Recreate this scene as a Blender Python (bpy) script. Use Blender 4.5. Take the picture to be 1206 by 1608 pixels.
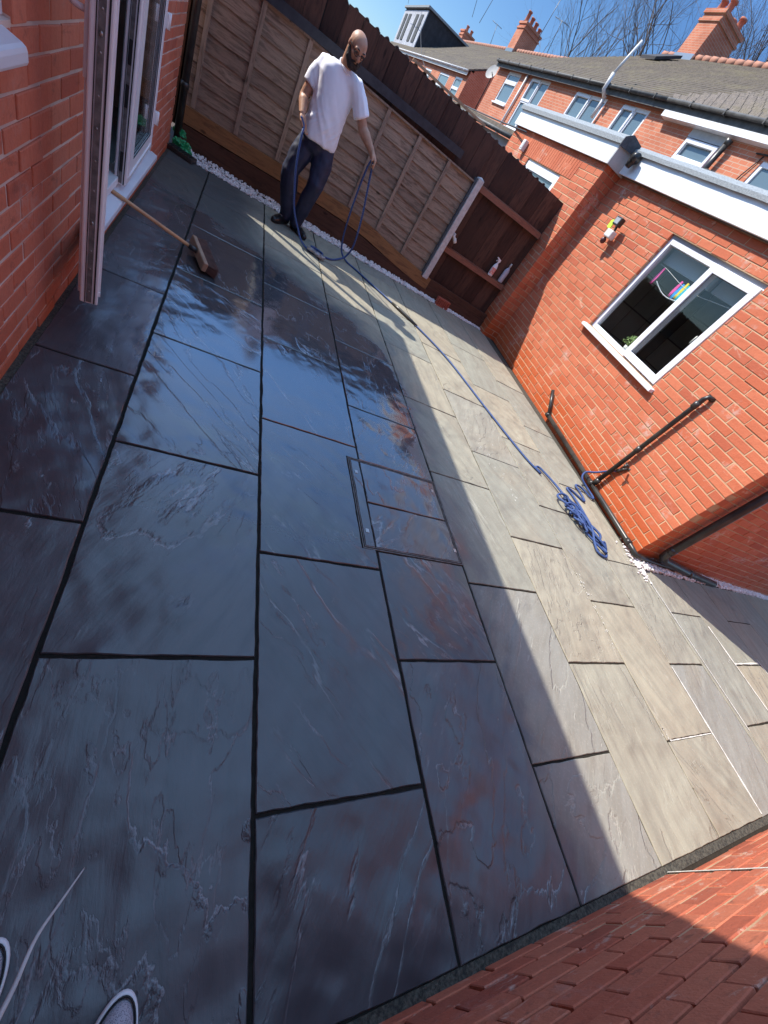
import bpy, bmesh, math, random
from mathutils import Vector, Matrix, noise
random.seed(7)
PI = math.pi
R = math.radians
S = bpy.context.scene
for o in list(bpy.data.objects):
    bpy.data.objects.remove(o)
COL = S.collection

# ------------------------------------------------------------------ camera
def euler_m(a, b, c):
    return Matrix.Rotation(a, 3, 'X') @ Matrix.Rotation(b, 3, 'Y') @ Matrix.Rotation(c, 3, 'Z')
RM = euler_m(2.36921, 0.52854, 0.20703)        # world -> image frame (x right, y down, z forward)
cam = bpy.data.cameras.new('camera')
cam.sensor_fit = 'VERTICAL'; cam.sensor_height = 36.0
cam.lens = 624.25 * 36.0 / 1608.0
cam.clip_start = 0.02; cam.clip_end = 1000
co = bpy.data.objects.new('camera', cam); COL.objects.link(co)
r, d, f = Vector(RM[0]), Vector(RM[1]), Vector(RM[2])
m3 = Matrix((r, -d, -f)).transposed()
co.matrix_world = Matrix.Translation((0, 0, 1.42)) @ m3.to_4x4()
S.camera = co

# ------------------------------------------------------------------ sky and sun
SUN = Vector((-0.805, 0.72, 1.0)).normalized()
el = math.asin(SUN.z); az = math.atan2(SUN.x, SUN.y)
W = bpy.data.worlds.new('World'); S.world = W; W.use_nodes = True
nt = W.node_tree
bg = nt.nodes['Background']
sk = nt.nodes.new('ShaderNodeTexSky'); sk.sky_type = 'NISHITA'; sk.sun_disc = False
sk.sun_elevation = el; sk.sun_rotation = az
sk.air_density = 1.0; sk.dust_density = 0.15; sk.ozone_density = 1.5
tn_ = nt.nodes.new('ShaderNodeMix'); tn_.data_type = 'RGBA'; tn_.blend_type = 'MULTIPLY'; tn_.inputs[0].default_value = 1.0
tc_ = nt.nodes.new('ShaderNodeTexCoord'); sz_ = nt.nodes.new('ShaderNodeSeparateXYZ'); nt.links.new(tc_.outputs['Generated'], sz_.inputs[0])
cl_ = nt.nodes.new('ShaderNodeValToRGB'); nt.links.new(sz_.outputs[2], cl_.inputs[0])      # deep blue low down, added brightness overhead to fill the shade
e_ = cl_.color_ramp.elements; e_[0].position = .0; e_[0].color = (.25, .32, .41, 1); e_[1].position = 1.0; e_[1].color = (1.95, 2.0, 1.75, 1)
for p_, c_ in ((.30, (.21, .31, .43, 1)), (.48, (.60, .84, 1.10, 1)), (.66, (1.15, 1.20, 1.25, 1)), (.85, (1.75, 1.8, 1.6, 1))):
    q_ = e_.new(p_); q_.color = c_
nt.links.new(cl_.outputs[0], tn_.inputs[7])
nt.links.new(sk.outputs[0], tn_.inputs[6]); nt.links.new(tn_.outputs[2], bg.inputs[0]); bg.inputs[1].default_value = 0.13
sl = bpy.data.lights.new('sun', 'SUN'); sl.energy = 2.8; sl.angle = R(0.55); sl.color = (1.0, 0.955, 0.86)
so = bpy.data.objects.new('sun', sl); COL.objects.link(so)
so.rotation_euler = SUN.to_track_quat('Z', 'Y').to_euler(); so.location = SUN * 30
S.view_settings.view_transform = 'Standard'; S.view_settings.look = 'None'
S.view_settings.exposure = 1.33; S.view_settings.gamma = 1.0; S.view_settings.use_curve_mapping = False
S.cycles.max_bounces = 8; S.cycles.diffuse_bounces = 4; S.cycles.glossy_bounces = 4; S.cycles.transmission_bounces = 6

# ------------------------------------------------------------------ helpers
def mat(name, col=(.5, .5, .5), rough=.6, spec=.5, metal=0.0):
    m = bpy.data.materials.new(name); m.use_nodes = True
    b = m.node_tree.nodes['Principled BSDF']
    b.inputs['Base Color'].default_value = (*col, 1); b.inputs['Roughness'].default_value = rough
    b.inputs['Specular IOR Level'].default_value = spec; b.inputs['Metallic'].default_value = metal
    return m
class NT:
    def __init__(s, m): s.t = m.node_tree; s.b = s.t.nodes['Principled BSDF']
    def n(s, ty, **kw):
        n = s.t.nodes.new('ShaderNode' + ty)
        for k, v in kw.items():
            if k.startswith('i_'):
                key = k[2:]
                n.inputs[int(key) if key.isdigit() else key.replace('_', ' ')].default_value = v
            else: setattr(n, k, v)
        return n
    def l(s, a, b): s.t.links.new(a, b)
    def math(s, op, a, b=None, c=None, clamp=False):
        n = s.t.nodes.new('ShaderNodeMath'); n.operation = op; n.use_clamp = clamp
        for i, v in enumerate((a, b, c)):
            if v is None: continue
            if isinstance(v, (int, float)): n.inputs[i].default_value = v
            else: s.l(v, n.inputs[i])
        return n.outputs[0]
    def vmath(s, op, a, b=None):
        n = s.t.nodes.new('ShaderNodeVectorMath'); n.operation = op
        for i, v in enumerate((a, b)):
            if v is None: continue
            if isinstance(v, (tuple, list)): n.inputs[i].default_value = v
            else: s.l(v, n.inputs[i])
        return n.outputs[0]
    def mix(s, fac, a, b, mode='MIX'):
        n = s.t.nodes.new('ShaderNodeMix'); n.data_type = 'RGBA'; n.blend_type = mode
        for i, v in ((0, fac), (6, a), (7, b)):
            if isinstance(v, (int, float)): n.inputs[i].default_value = v
            elif isinstance(v, (tuple, list)): n.inputs[i].default_value = (*v[:3], 1)
            else: s.l(v, n.inputs[i])
        return n.outputs[2]
    def ramp(s, v, lo, hi):
        n = s.t.nodes.new('ShaderNodeMapRange'); n.interpolation_type = 'SMOOTHSTEP'
        s.l(v, n.inputs[0]); n.inputs[1].default_value = lo; n.inputs[2].default_value = hi
        return n.outputs[0]
    def noise(s, vec, scale, detail=4, rough=.5, dist=0.0):
        n = s.t.nodes.new('ShaderNodeTexNoise')
        if vec is not None: s.l(vec, n.inputs['Vector'])
        n.inputs['Scale'].default_value = scale; n.inputs['Detail'].default_value = detail
        n.inputs['Roughness'].default_value = rough; n.inputs['Distortion'].default_value = dist
        return n.outputs[0]
    def bump(s, h, strength=.5, dist=.01, prev=None):
        n = s.t.nodes.new('ShaderNodeBump'); n.inputs['Strength'].default_value = strength
        n.inputs['Distance'].default_value = dist; s.l(h, n.inputs['Height'])
        if prev is not None: s.l(prev, n.inputs['Normal'])
        return n.outputs[0]
    def obj(s): return s.n('TexCoord').outputs['Object']
    def attr(s, name='rnd'): return s.n('Attribute', attribute_name=name).outputs['Color']
def varied(name, c1, c2, rough=.6, scale=8, bump=.0, spec=.5, stretch=None, bd=.005):
    m = mat(name, c1, rough, spec); N = NT(m); v = N.obj()
    if stretch: v = N.vmath('MULTIPLY', v, stretch)
    n = N.noise(v, scale, 5, .6)
    N.l(N.mix(N.ramp(n, .3, .7), c1, c2), N.b.inputs['Base Color'])
    if bump: N.l(N.bump(n, bump, bd), N.b.inputs['Normal'])
    return m

class MB:
    """collects geometry for ONE mesh object"""
    def __init__(s): s.v = []; s.f = []; s.r = []; s.smooth = []; s.mi = []; s.cur = 0
    def add(s, vs, fs, rnd=None, smooth=False):
        o = len(s.v); s.v += [tuple(v) for v in vs]; rnd = rnd or (random.random(), random.random(), random.random())
        for f in fs: s.f.append([i + o for i in f]); s.r.append(rnd); s.smooth.append(smooth); s.mi.append(s.cur)
    def box(s, x0, x1, y0, y1, z0, z1, rnd=None, ch=0.0):
        if ch:
            bm = bmesh.new(); bmesh.ops.create_cube(bm, size=1)
            for v in bm.verts: v.co = Vector(((x0+x1)/2 + v.co.x*(x1-x0), (y0+y1)/2 + v.co.y*(y1-y0), (z0+z1)/2 + v.co.z*(z1-z0)))
            bmesh.ops.bevel(bm, geom=bm.edges[:], offset=ch, segments=2, affect='EDGES', profile=.5)
            bm.verts.index_update()
            s.add([v.co for v in bm.verts], [[v.index for v in f.verts] for f in bm.faces], rnd); bm.free(); return
        s.add([(x0,y0,z0),(x1,y0,z0),(x1,y1,z0),(x0,y1,z0),(x0,y0,z1),(x1,y0,z1),(x1,y1,z1),(x0,y1,z1)],
              [(0,3,2,1),(4,5,6,7),(0,1,5,4),(1,2,6,5),(2,3,7,6),(3,0,4,7)], rnd)
    def hexa(s, p, rnd=None):     # 8 points, bottom loop then top loop
        s.add(p, [(0,3,2,1),(4,5,6,7),(0,1,5,4),(1,2,6,5),(2,3,7,6),(3,0,4,7)], rnd)
    def prism(s, poly, z0, z1, rnd=None):
        n = len(poly)
        s.add([(x,y,z0) for x,y in poly] + [(x,y,z1) for x,y in poly],
              [list(range(n))[::-1], list(range(n, 2*n))] + [(i,(i+1)%n,n+(i+1)%n,n+i) for i in range(n)], rnd)
    def extr(s, poly, d, rnd=None):    # 3d polygon extruded along vector d
        n = len(poly); d = Vector(d); P = [Vector(p) for p in poly]
        s.add(P + [p + d for p in P], [list(range(n))[::-1], list(range(n, 2*n))] + [(i,(i+1)%n,n+(i+1)%n,n+i) for i in range(n)], rnd)
    def tube(s, pts, rad, seg=8, rnd=None, cap=True, flat=None):
        P = [Vector(p) for p in pts]; n = len(P)
        if not isinstance(rad, (list, tuple)): rad = [rad]*n
        T = [(P[min(i+1,n-1)] - P[max(i-1,0)]).normalized() for i in range(n)]
        up = Vector((0,0,1)) if abs(T[0].z) < .9 else Vector((1,0,0))
        U = (up - T[0]*up.dot(T[0])).normalized(); vs = []
        for i in range(n):
            U = (U - T[i]*U.dot(T[i])); U = U.normalized() if U.length > 1e-6 else T[i].orthogonal().normalized()
            V = T[i].cross(U)
            for k in range(seg):
                a = 2*PI*k/seg; vs.append(P[i] + (U*math.cos(a) + V*math.sin(a))*rad[i])
        fs = [(i*seg+k, i*seg+(k+1)%seg, (i+1)*seg+(k+1)%seg, (i+1)*seg+k) for i in range(n-1) for k in range(seg)]
        if cap: fs += [tuple(range(seg))[::-1], tuple(range((n-1)*seg, n*seg))]
        s.add(vs, fs, rnd, True)
    def ball(s, c, r, seg=10, rings=7, rnd=None, rot=None):
        c = Vector(c); r = r if isinstance(r, (tuple, list)) else (r,r,r); vs = []; fs = []
        for i in range(rings+1):
            th = PI*i/rings
            for k in range(seg):
                a = 2*PI*k/seg
                p = Vector((r[0]*math.sin(th)*math.cos(a), r[1]*math.sin(th)*math.sin(a), r[2]*math.cos(th)))
                if rot: p = rot @ p
                vs.append(c + p)
        fs = [(i*seg+k, (i+1)*seg+k, (i+1)*seg+(k+1)%seg, i*seg+(k+1)%seg) for i in range(rings) for k in range(seg)]
        s.add(vs, fs, rnd, True)
    def build(s, name, m, parent=None, bevel=0.0, clean=False):
        me = bpy.data.meshes.new(name); me.from_pydata(s.v, [], s.f)
        ca = me.color_attributes.new('rnd', 'FLOAT_COLOR', 'CORNER')
        buf = []
        for p, rr in zip(s.f, s.r): buf += [rr[0], rr[1], rr[2], 1.0]*len(p)
        ca.data.foreach_set('color', buf)
        me.polygons.foreach_set('use_smooth', s.smooth)
        for x in (m if isinstance(m, (list, tuple)) else [m]): me.materials.append(x)
        me.polygons.foreach_set('material_index', s.mi)
        me.update()
        o = bpy.data.objects.new(name, me); COL.objects.link(o)
        if parent: o.parent = parent
        if bevel:
            b = o.modifiers.new('b', 'BEVEL'); b.width = bevel; b.segments = 2; b.limit_method = 'ANGLE'
        return o
def tag(o, label=None, cat=None, group=None, kind=None):
    if label: o['label'] = label
    if cat: o['category'] = cat
    if group: o['group'] = group
    if kind: o['kind'] = kind
    return o
def empty(name, loc, rz=0, label=None, cat=None, group=None):
    o = bpy.data.objects.new(name, None); COL.objects.link(o); o.location = loc; o.rotation_euler = (0,0,rz)
    o.empty_display_size = .1
    return tag(o, label, cat, group)
def spline(pts, n=8):
    P = [Vector(p) for p in pts]; P = [P[0]*2-P[1]] + P + [P[-1]*2-P[-2]]; out = []
    for i in range(1, len(P)-2):
        for k in range(n):
            t = k/n; a,b,c,e = P[i-1],P[i],P[i+1],P[i+2]
            out.append(.5*((2*b)+(c-a)*t+(2*a-5*b+4*c-e)*t*t+(3*b-a-3*c+e)*t**3))
    out.append(P[-2]); return out

# ------------------------------------------------------------------ materials
def brick_mat(name, c1, c2, dark, pale=0.25, seed=0.0, damp=0.0):
    m = mat(name, c1, .8, .3); N = NT(m); v = N.obj(); r = N.attr()
    sep = N.n('SeparateColor'); N.l(r, sep.inputs[0])
    c = N.mix(sep.outputs[0], c1, c2)
    c = N.mix(N.math('MULTIPLY', N.ramp(sep.outputs[1], .8, 1.0), .6), c, dark)
    off = N.vmath('ADD', v, (seed, seed*2, 0))
    n1 = N.noise(off, 26, 6, .65); n2 = N.noise(off, 3.0, 4, .6); n3 = N.noise(off, 110, 3, .6)
    c = N.mix(N.math('MULTIPLY', N.ramp(n1, .45, .8), .35), c, dark)
    c = N.mix(N.math('MULTIPLY', N.ramp(n2, .56, .74), N.math('MULTIPLY', N.ramp(n1, .4, .6), pale)), c, (.62,.50,.43))
    N.l(N.mix(N.math('MULTIPLY', n3, .25), c, (.08,.03,.02)), N.b.inputs['Base Color'])
    sx = N.n('SeparateXYZ'); N.l(v, sx.inputs[0])
    if damp:
        wet = N.math('SUBTRACT', 1.0, N.ramp(N.math('ADD', sx.outputs[2], N.math('MULTIPLY', n2, .5)), damp*.7, damp*1.3+.25))
        c0 = N.b.inputs['Base Color'].links[0].from_socket
        N.l(N.mix(N.math('MULTIPLY', wet, .8), c0, (.46,.085,.02)), N.b.inputs['Base Color'])
        N.l(N.math('SUBTRACT', .82, N.math('MULTIPLY', wet, .35)), N.b.inputs['Roughness'])
    b1 = N.bump(n1, .8, .006); N.l(N.bump(n3, .6, .002, b1), N.b.inputs['Normal'])
    return m
def smear(m, col, lo, hi, amt, sc):
    N = NT(m); c0 = N.b.inputs['Base Color'].links[0].from_socket; v = N.vmath('MULTIPLY', N.obj(), (1.0, 1.0, 2.2))
    a = N.noise(v, sc, 8, .72, .6); N.l(N.mix(N.math('MULTIPLY', N.ramp(a, lo, hi), amt), c0, col), N.b.inputs['Base Color'])
def mortar_mat(name, c, c2):
    m = mat(name, c, .95, .1); N = NT(m); v = N.obj(); n = N.noise(v, 60, 5, .7)
    N.l(N.mix(N.ramp(N.noise(v, 4, 3), .35, .65), c, c2), N.b.inputs['Base Color'])
    N.l(N.bump(n, .8, .004), N.b.inputs['Normal']); return m
M = {}
M['brick_wing'] = brick_mat('brick_wing', (.54,.135,.063), (.62,.185,.092), (.42,.095,.05), .9, 3.1, .45)
M['mortar_wing'] = mortar_mat('mortar_wing', (.58,.40,.25), (.46,.28,.17))
M['brick_house'] = brick_mat('brick_house', (.64,.175,.095), (.70,.235,.14), (.44,.10,.06), .35, 8.0, .16)
M['mortar_house'] = mortar_mat('mortar_house', (.72,.57,.49), (.55,.42,.36))
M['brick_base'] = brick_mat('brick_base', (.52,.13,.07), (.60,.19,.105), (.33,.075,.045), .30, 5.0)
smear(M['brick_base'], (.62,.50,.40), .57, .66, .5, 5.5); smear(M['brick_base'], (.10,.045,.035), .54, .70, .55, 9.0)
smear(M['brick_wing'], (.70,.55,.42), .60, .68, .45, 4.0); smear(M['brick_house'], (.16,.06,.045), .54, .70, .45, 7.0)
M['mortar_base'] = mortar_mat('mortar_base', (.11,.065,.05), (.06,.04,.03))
M['upvc'] = varied('upvc', (.80,.80,.82), (.74,.73,.77), .28, 5)
M['upvc_warm'] = varied('upvc_warm', (.90,.88,.87), (.82,.79,.80), .35, 3)
M['fascia'] = varied('fascia', (.86,.86,.84), (.72,.73,.74), .35, 3)
M['felt'] = varied('felt', (.20,.21,.22), (.34,.36,.37), .95, 70, .6, .2, None, .004)
M['felt_dark'] = varied('felt_dark', (.06,.06,.065), (.10,.10,.11), .9, 40, .5)
M['black_plastic'] = varied('black_plastic', (.018,.017,.017), (.05,.045,.04), .34, 9)
M['black_rubber'] = mat('black_rubber', (.012,.012,.013), .6)
M['steel'] = mat('steel', (.45,.44,.43), .35, .5, .9)
M['dark_steel'] = varied('dark_steel', (.10,.095,.09), (.22,.21,.20), .4, 30)
M['interior'] = varied('interior', (.30,.30,.29), (.20,.20,.20), .9, 2)
M['interior_tile'] = varied('interior_tile', (.72,.74,.68), (.62,.64,.58), .6, 3)
M['blind'] = mat('blind', (.32,.34,.35), .7)
M['white_plastic'] = varied('white_plastic', (.72,.69,.66), (.62,.58,.55), .45, 20)
# glass
gm = bpy.data.materials.new('glass'); gm.use_nodes = True; t_ = gm.node_tree
for n_ in list(t_.nodes): t_.nodes.remove(n_)
o_ = t_.nodes.new('ShaderNodeOutputMaterial'); mx = t_.nodes.new('ShaderNodeMixShader'); fr = t_.nodes.new('ShaderNodeMath'); fr.operation = 'MULTIPLY_ADD'; lw_ = t_.nodes.new('ShaderNodeLayerWeight'); pw_ = t_.nodes.new('ShaderNodeMath'); pw_.operation = 'POWER'; pw_.inputs[1].default_value = 4.0; t_.links.new(lw_.outputs['Facing'], pw_.inputs[0]); t_.links.new(pw_.outputs[0], fr.inputs[0]); fr.inputs[1].default_value = .8; fr.inputs[2].default_value = .04; lw_.inputs[0].default_value = .5
tr = t_.nodes.new('ShaderNodeBsdfTransparent'); tr.inputs[0].default_value = (.95,.97,.96,1); gl = t_.nodes.new('ShaderNodeBsdfGlossy'); gl.inputs['Roughness'].default_value = .02
t_.links.new(fr.outputs[0], mx.inputs[0]); t_.links.new(tr.outputs[0], mx.inputs[1]); t_.links.new(gl.outputs[0], mx.inputs[2]); t_.links.new(mx.outputs[0], o_.inputs[0])
M['glass'] = gm
M['far_glass'] = mat('far_glass', (.12,.17,.20), .06, .9)

def stone_mat(name):
    m = mat(name, (.2,.2,.2), .6, .5); N = NT(m); pos = N.n('NewGeometry').outputs['Position']; r = N.attr()
    sp = N.n('SeparateXYZ'); N.l(pos, sp.inputs[0]); X, Y = sp.outputs[0], sp.outputs[1]
    sr = N.n('SeparateColor'); N.l(r, sr.inputs[0]); r0, r1, r2 = sr.outputs
    # each slab has its own piece of stone: offset and turn the pattern a little
    rot = N.n('VectorRotate', rotation_type='Z_AXIS'); N.l(pos, rot.inputs['Vector'])
    N.l(N.math('MULTIPLY', N.math('SUBTRACT', r1, .5), 1.5), rot.inputs['Angle'])
    v0 = N.vmath('ADD', rot.outputs[0], N.vmath('MULTIPLY', r, (37, 53, 29)))
    sc_ = N.n('CombineXYZ'); k_ = N.math('ADD', .75, N.math('MULTIPLY', r2, .7)); N.l(k_, sc_.inputs[0]); N.l(N.math('MULTIPLY', k_, N.math('ADD', .22, N.math('MULTIPLY', r0, .26))), sc_.inputs[1]); N.l(k_, sc_.inputs[2])
    vs = N.vmath('MULTIPLY', v0, sc_.outputs[0])
    n1 = N.noise(vs, 1.35, 9, .53, .3)
    lv = N.math('ADD', 5.0, N.math('MULTIPLY', r2, 10.0))
    def terr_(nz, levels, w):
        mm = N.math('MULTIPLY', nz, levels); fl = N.math('FLOOR', mm); fc = N.math('FRACT', mm)
        return N.math('ADD', N.math('ADD', fl, N.ramp(fc, 0.0, w)), N.math('MULTIPLY', fc, .14)), fc
    t1, frc = terr_(n1, lv, .15)
    vs2 = N.vmath('MULTIPLY', v0, (1.0, .20, 1.0))
    n1b = N.noise(N.vmath('MULTIPLY', v0, (1.0, .30, 1.0)), 4.2, 8, .56, .3)
    t2, frb = terr_(n1b, 9.0, .14)
    n2 = N.noise(vs2, 16, 7, .62, .25); n3 = N.noise(v0, 90, 5, .65)
    patch = N.ramp(N.noise(v0, 1.5, 3, .55), .34, .60)
    patch2 = N.ramp(N.noise(N.vmath('ADD', v0, (5, 9, 1)), 2.1, 3, .55), .42, .62)
    hh = N.math('ADD', N.math('MULTIPLY', N.math('MULTIPLY', t1, .135), N.math('ADD', .22, N.math('MULTIPLY', patch, .78))),
                N.math('ADD', N.math('MULTIPLY', N.math('MULTIPLY', t2, .040), N.math('ADD', .12, patch2)), N.math('MULTIPLY', n2, .085)))
    # lighter crest lines: chipped edges plus painted glints the bump does not reflect
    ln1 = N.math('MULTIPLY', N.math('SUBTRACT', N.ramp(frc, .01, .035), N.ramp(frc, .04, .085)), N.math('MULTIPLY', patch, N.ramp(N.noise(v0, 6, 4), .40, .56)))
    ln2 = N.math('MULTIPLY', N.math('SUBTRACT', N.ramp(frb, .02, .06), N.ramp(frb, .08, .15)), N.math('MULTIPLY', patch2, N.ramp(N.noise(v0, 9, 4), .46, .62)))
    ln = N.math('MAXIMUM', ln1, N.math('MULTIPLY', ln2, .7))
    # colours
    tan_, grey, green, brown = (.36,.32,.24), (.27,.26,.23), (.285,.275,.225), (.32,.27,.20)
    c = N.mix(N.ramp(r0, .15, .85), green, tan_); c = N.mix(N.ramp(r1, .6, .95), c, grey)
    c = N.mix(N.math('MULTIPLY', N.ramp(N.noise(v0, .9, 3, .5, .6), .5, .62), .5), c, brown)
    c = N.mix(N.math('MULTIPLY', N.ramp(n2, .35, .7), .5), c, (.20,.18,.145))
    c = N.mix(N.math('MULTIPLY', N.ramp(n3, .5, .8), .3), c, (.55,.50,.42))
    c = N.mix(N.math('MULTIPLY', ln, .3), c, (.52,.49,.42))
    # damp: slabs wet from the hose, with house shade painted into their colour too
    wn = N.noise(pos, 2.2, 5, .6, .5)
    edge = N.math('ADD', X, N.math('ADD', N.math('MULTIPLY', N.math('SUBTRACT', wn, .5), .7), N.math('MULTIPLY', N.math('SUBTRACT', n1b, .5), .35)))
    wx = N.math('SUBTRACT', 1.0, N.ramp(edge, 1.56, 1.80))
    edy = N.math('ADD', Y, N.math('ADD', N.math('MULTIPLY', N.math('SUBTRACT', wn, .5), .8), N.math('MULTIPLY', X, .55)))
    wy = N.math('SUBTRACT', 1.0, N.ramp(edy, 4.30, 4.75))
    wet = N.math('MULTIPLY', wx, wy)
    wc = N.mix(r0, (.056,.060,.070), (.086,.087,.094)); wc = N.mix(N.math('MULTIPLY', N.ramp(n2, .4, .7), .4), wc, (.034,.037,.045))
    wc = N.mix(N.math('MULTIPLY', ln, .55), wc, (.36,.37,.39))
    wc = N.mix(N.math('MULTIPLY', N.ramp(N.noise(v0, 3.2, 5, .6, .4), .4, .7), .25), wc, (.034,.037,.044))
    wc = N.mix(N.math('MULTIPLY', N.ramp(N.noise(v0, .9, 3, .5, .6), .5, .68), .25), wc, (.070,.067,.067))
    damp_shade = N.math('MULTIPLY', N.math('SUBTRACT', 1.0, N.ramp(N.math('ADD', X, N.math('MULTIPLY', N.noise(pos, 3, 4), .3)), 1.2, 2.15)), .62)  # darkening for damp and painted shade, fading out around the shadow edge
    damp_shade = N.math('MULTIPLY', damp_shade, N.math('SUBTRACT', 1.0, N.math('MULTIPLY', N.math('MULTIPLY', N.ramp(edy, 4.4, 4.9), N.ramp(N.math('ADD', X, N.math('MULTIPLY', wn, .3)), .25, .65)), .9)))  # painted shade lifted where the sun patch falls
    c = N.mix(N.math('MULTIPLY', damp_shade, 1.3, clamp=True), c, (.050,.052,.057))
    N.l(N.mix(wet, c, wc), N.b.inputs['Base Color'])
    # standing film of water on the low part in the middle
    fx = N.math('MULTIPLY', N.ramp(N.math('ADD', Y, N.math('MULTIPLY', wn, .35)), .7, 2.5), N.math('SUBTRACT', 1.0, N.ramp(N.math('ADD', Y, N.math('MULTIPLY', wn, 1.2)), 5.0, 5.4)))
    film = N.math('MULTIPLY', fx, N.math('MULTIPLY', N.ramp(X, -.5, .0), wet))
    rw = N.math('SUBTRACT', .34, N.math('MULTIPLY', film, .31)); rw = N.math('ADD', rw, N.math('MULTIPLY', n3, .03))
    rr = N.n('Mix', data_type='FLOAT'); N.l(wet, rr.inputs[0]); rr.inputs[2].default_value = .72; N.l(rw, rr.inputs[3])
    N.l(rr.outputs[0], N.b.inputs['Roughness'])
    sw = N.n('Mix', data_type='FLOAT'); N.l(wet, sw.inputs[0]); sw.inputs[2].default_value = .25; N.l(N.math('ADD', .72, N.math('MULTIPLY', film, .28)), sw.inputs[3])
    N.l(sw.outputs[0], N.b.inputs['Specular IOR Level'])
    ior = N.n('Mix', data_type='FLOAT'); N.l(wet, ior.inputs[0]); ior.inputs[2].default_value = 1.45; N.l(N.math('ADD', 1.54, N.math('MULTIPLY', film, .28)), ior.inputs[3])
    N.l(ior.outputs[0], N.b.inputs['IOR'])
    bs = N.n('Bump'); bs.inputs['Distance'].default_value = .034; N.l(hh, bs.inputs['Height'])
    N.l(N.math('SUBTRACT', .95, N.math('MULTIPLY', film, .76)), bs.inputs['Strength'])
    N.l(N.bump(n3, .25, .0012, bs.outputs[0]), N.b.inputs['Normal'])
    return m
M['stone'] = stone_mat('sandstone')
M['bed'] = mat('bed', (.02,.02,.02), .95, .1); N = NT(M['bed']); v = N.obj(); sx_ = N.n('SeparateXYZ'); N.l(v, sx_.inputs[0]); n_ = N.noise(v, 60, 5)
N.l(N.mix(N.ramp(N.math('ADD', sx_.outputs[0], N.noise(v, 3, 3)), 2.3, 2.75), N.mix(n_, (.010,.010,.009), (.032,.030,.026)), N.mix(n_, (.022,.018,.014), (.05,.042,.032))), N.b.inputs['Base Color']); N.l(N.bump(n_, .8, .004), N.b.inputs['Normal'])
M['pale_sand'] = varied('pale_sand', (.75,.72,.66), (.55,.52,.46), .95, 60, .8)
M['grit'] = varied('grit', (.025,.024,.02), (.10,.092,.07), .95, 90, 1.0)
M['soil'] = varied('soil', (.05,.035,.028), (.10,.07,.055), .95, 12, .5)
def gravel_mat():
    m = mat('gravel', (.8,.78,.75), .7); N = NT(m); r = N.attr(); s_ = N.n('SeparateColor'); N.l(r, s_.inputs[0])
    N.l(N.mix(s_.outputs[0], (.86,.83,.80), (.62,.55,.54)), N.b.inputs['Base Color']); return m
M['gravel'] = gravel_mat()
def wood_mat(name, c1, c2, c3, axis='X', rough=.75, sc=1.0, knots=True):
    m = mat(name, c1, rough, .25); N = NT(m); v = N.obj(); r = N.attr()
    v = N.vmath('ADD', v, N.vmath('MULTIPLY', r, (7, 11, 13)))
    st = {'X': (.9, 7, 7), 'Z': (7, 7, .9)}[axis]
    vs = N.vmath('MULTIPLY', v, st)
    g = N.noise(vs, 5*sc, 8, .65, .8); g2 = N.noise(vs, 22*sc, 4, .6, .2); big = N.noise(v, 1.6, 3, .5)
    sr = N.n('SeparateColor'); N.l(r, sr.inputs[0])
    c = N.mix(sr.outputs[0], c1, c2); c = N.mix(N.math('MULTIPLY', N.ramp(g, .42, .72), .75), c, c3)
    c = N.mix(N.math('MULTIPLY', N.ramp(g2, .5, .75), .35), c, c3)
    c = N.mix(N.math('MULTIPLY', N.ramp(big, .5, .75), .4), c, c2)
    if knots:
        vo = N.n('TexVoronoi', feature='F1'); N.l(N.vmath('MULTIPLY', v, (2.0, 2, 4.2) if axis == 'X' else (4.5, 2, 1.6)), vo.inputs['Vector']); vo.inputs['Scale'].default_value = 1.35
        k = N.math('SUBTRACT', 1.0, N.ramp(vo.outputs['Distance'], .04, .12)); c = N.mix(N.math('MULTIPLY', k, .75), c, tuple(x*.35 for x in c3))
    N.l(c, N.b.inputs['Base Color']); N.l(N.bump(N.math('ADD', g, N.math('MULTIPLY', g2, .5)), .5, .004), N.b.inputs['Normal']); return m
M['lap'] = wood_mat('lap', (.38,.265,.19), (.25,.17,.125), (.06,.038,.028), 'X')
M['batten'] = wood_mat('batten', (.36,.255,.19), (.27,.19,.145), (.12,.08,.06), 'Z')
M['gravel_board'] = wood_mat('gravel_board', (.38,.185,.075), (.26,.12,.05), (.10,.045,.025), 'X')
M['dark_board'] = wood_mat('dark_board', (.050,.022,.016), (.120,.055,.037), (.020,.011,.009), 'Z', .7)
M['rail'] = wood_mat('rail', (.27,.10,.06), (.22,.085,.05), (.10,.04,.03), 'X')
M['old_plank'] = wood_mat('old_plank', (.085,.036,.022), (.11,.05,.03), (.03,.015,.01), 'X')
M['concrete'] = varied('concrete', (.62,.55,.52), (.48,.42,.40), .9, 22, .7)

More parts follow.
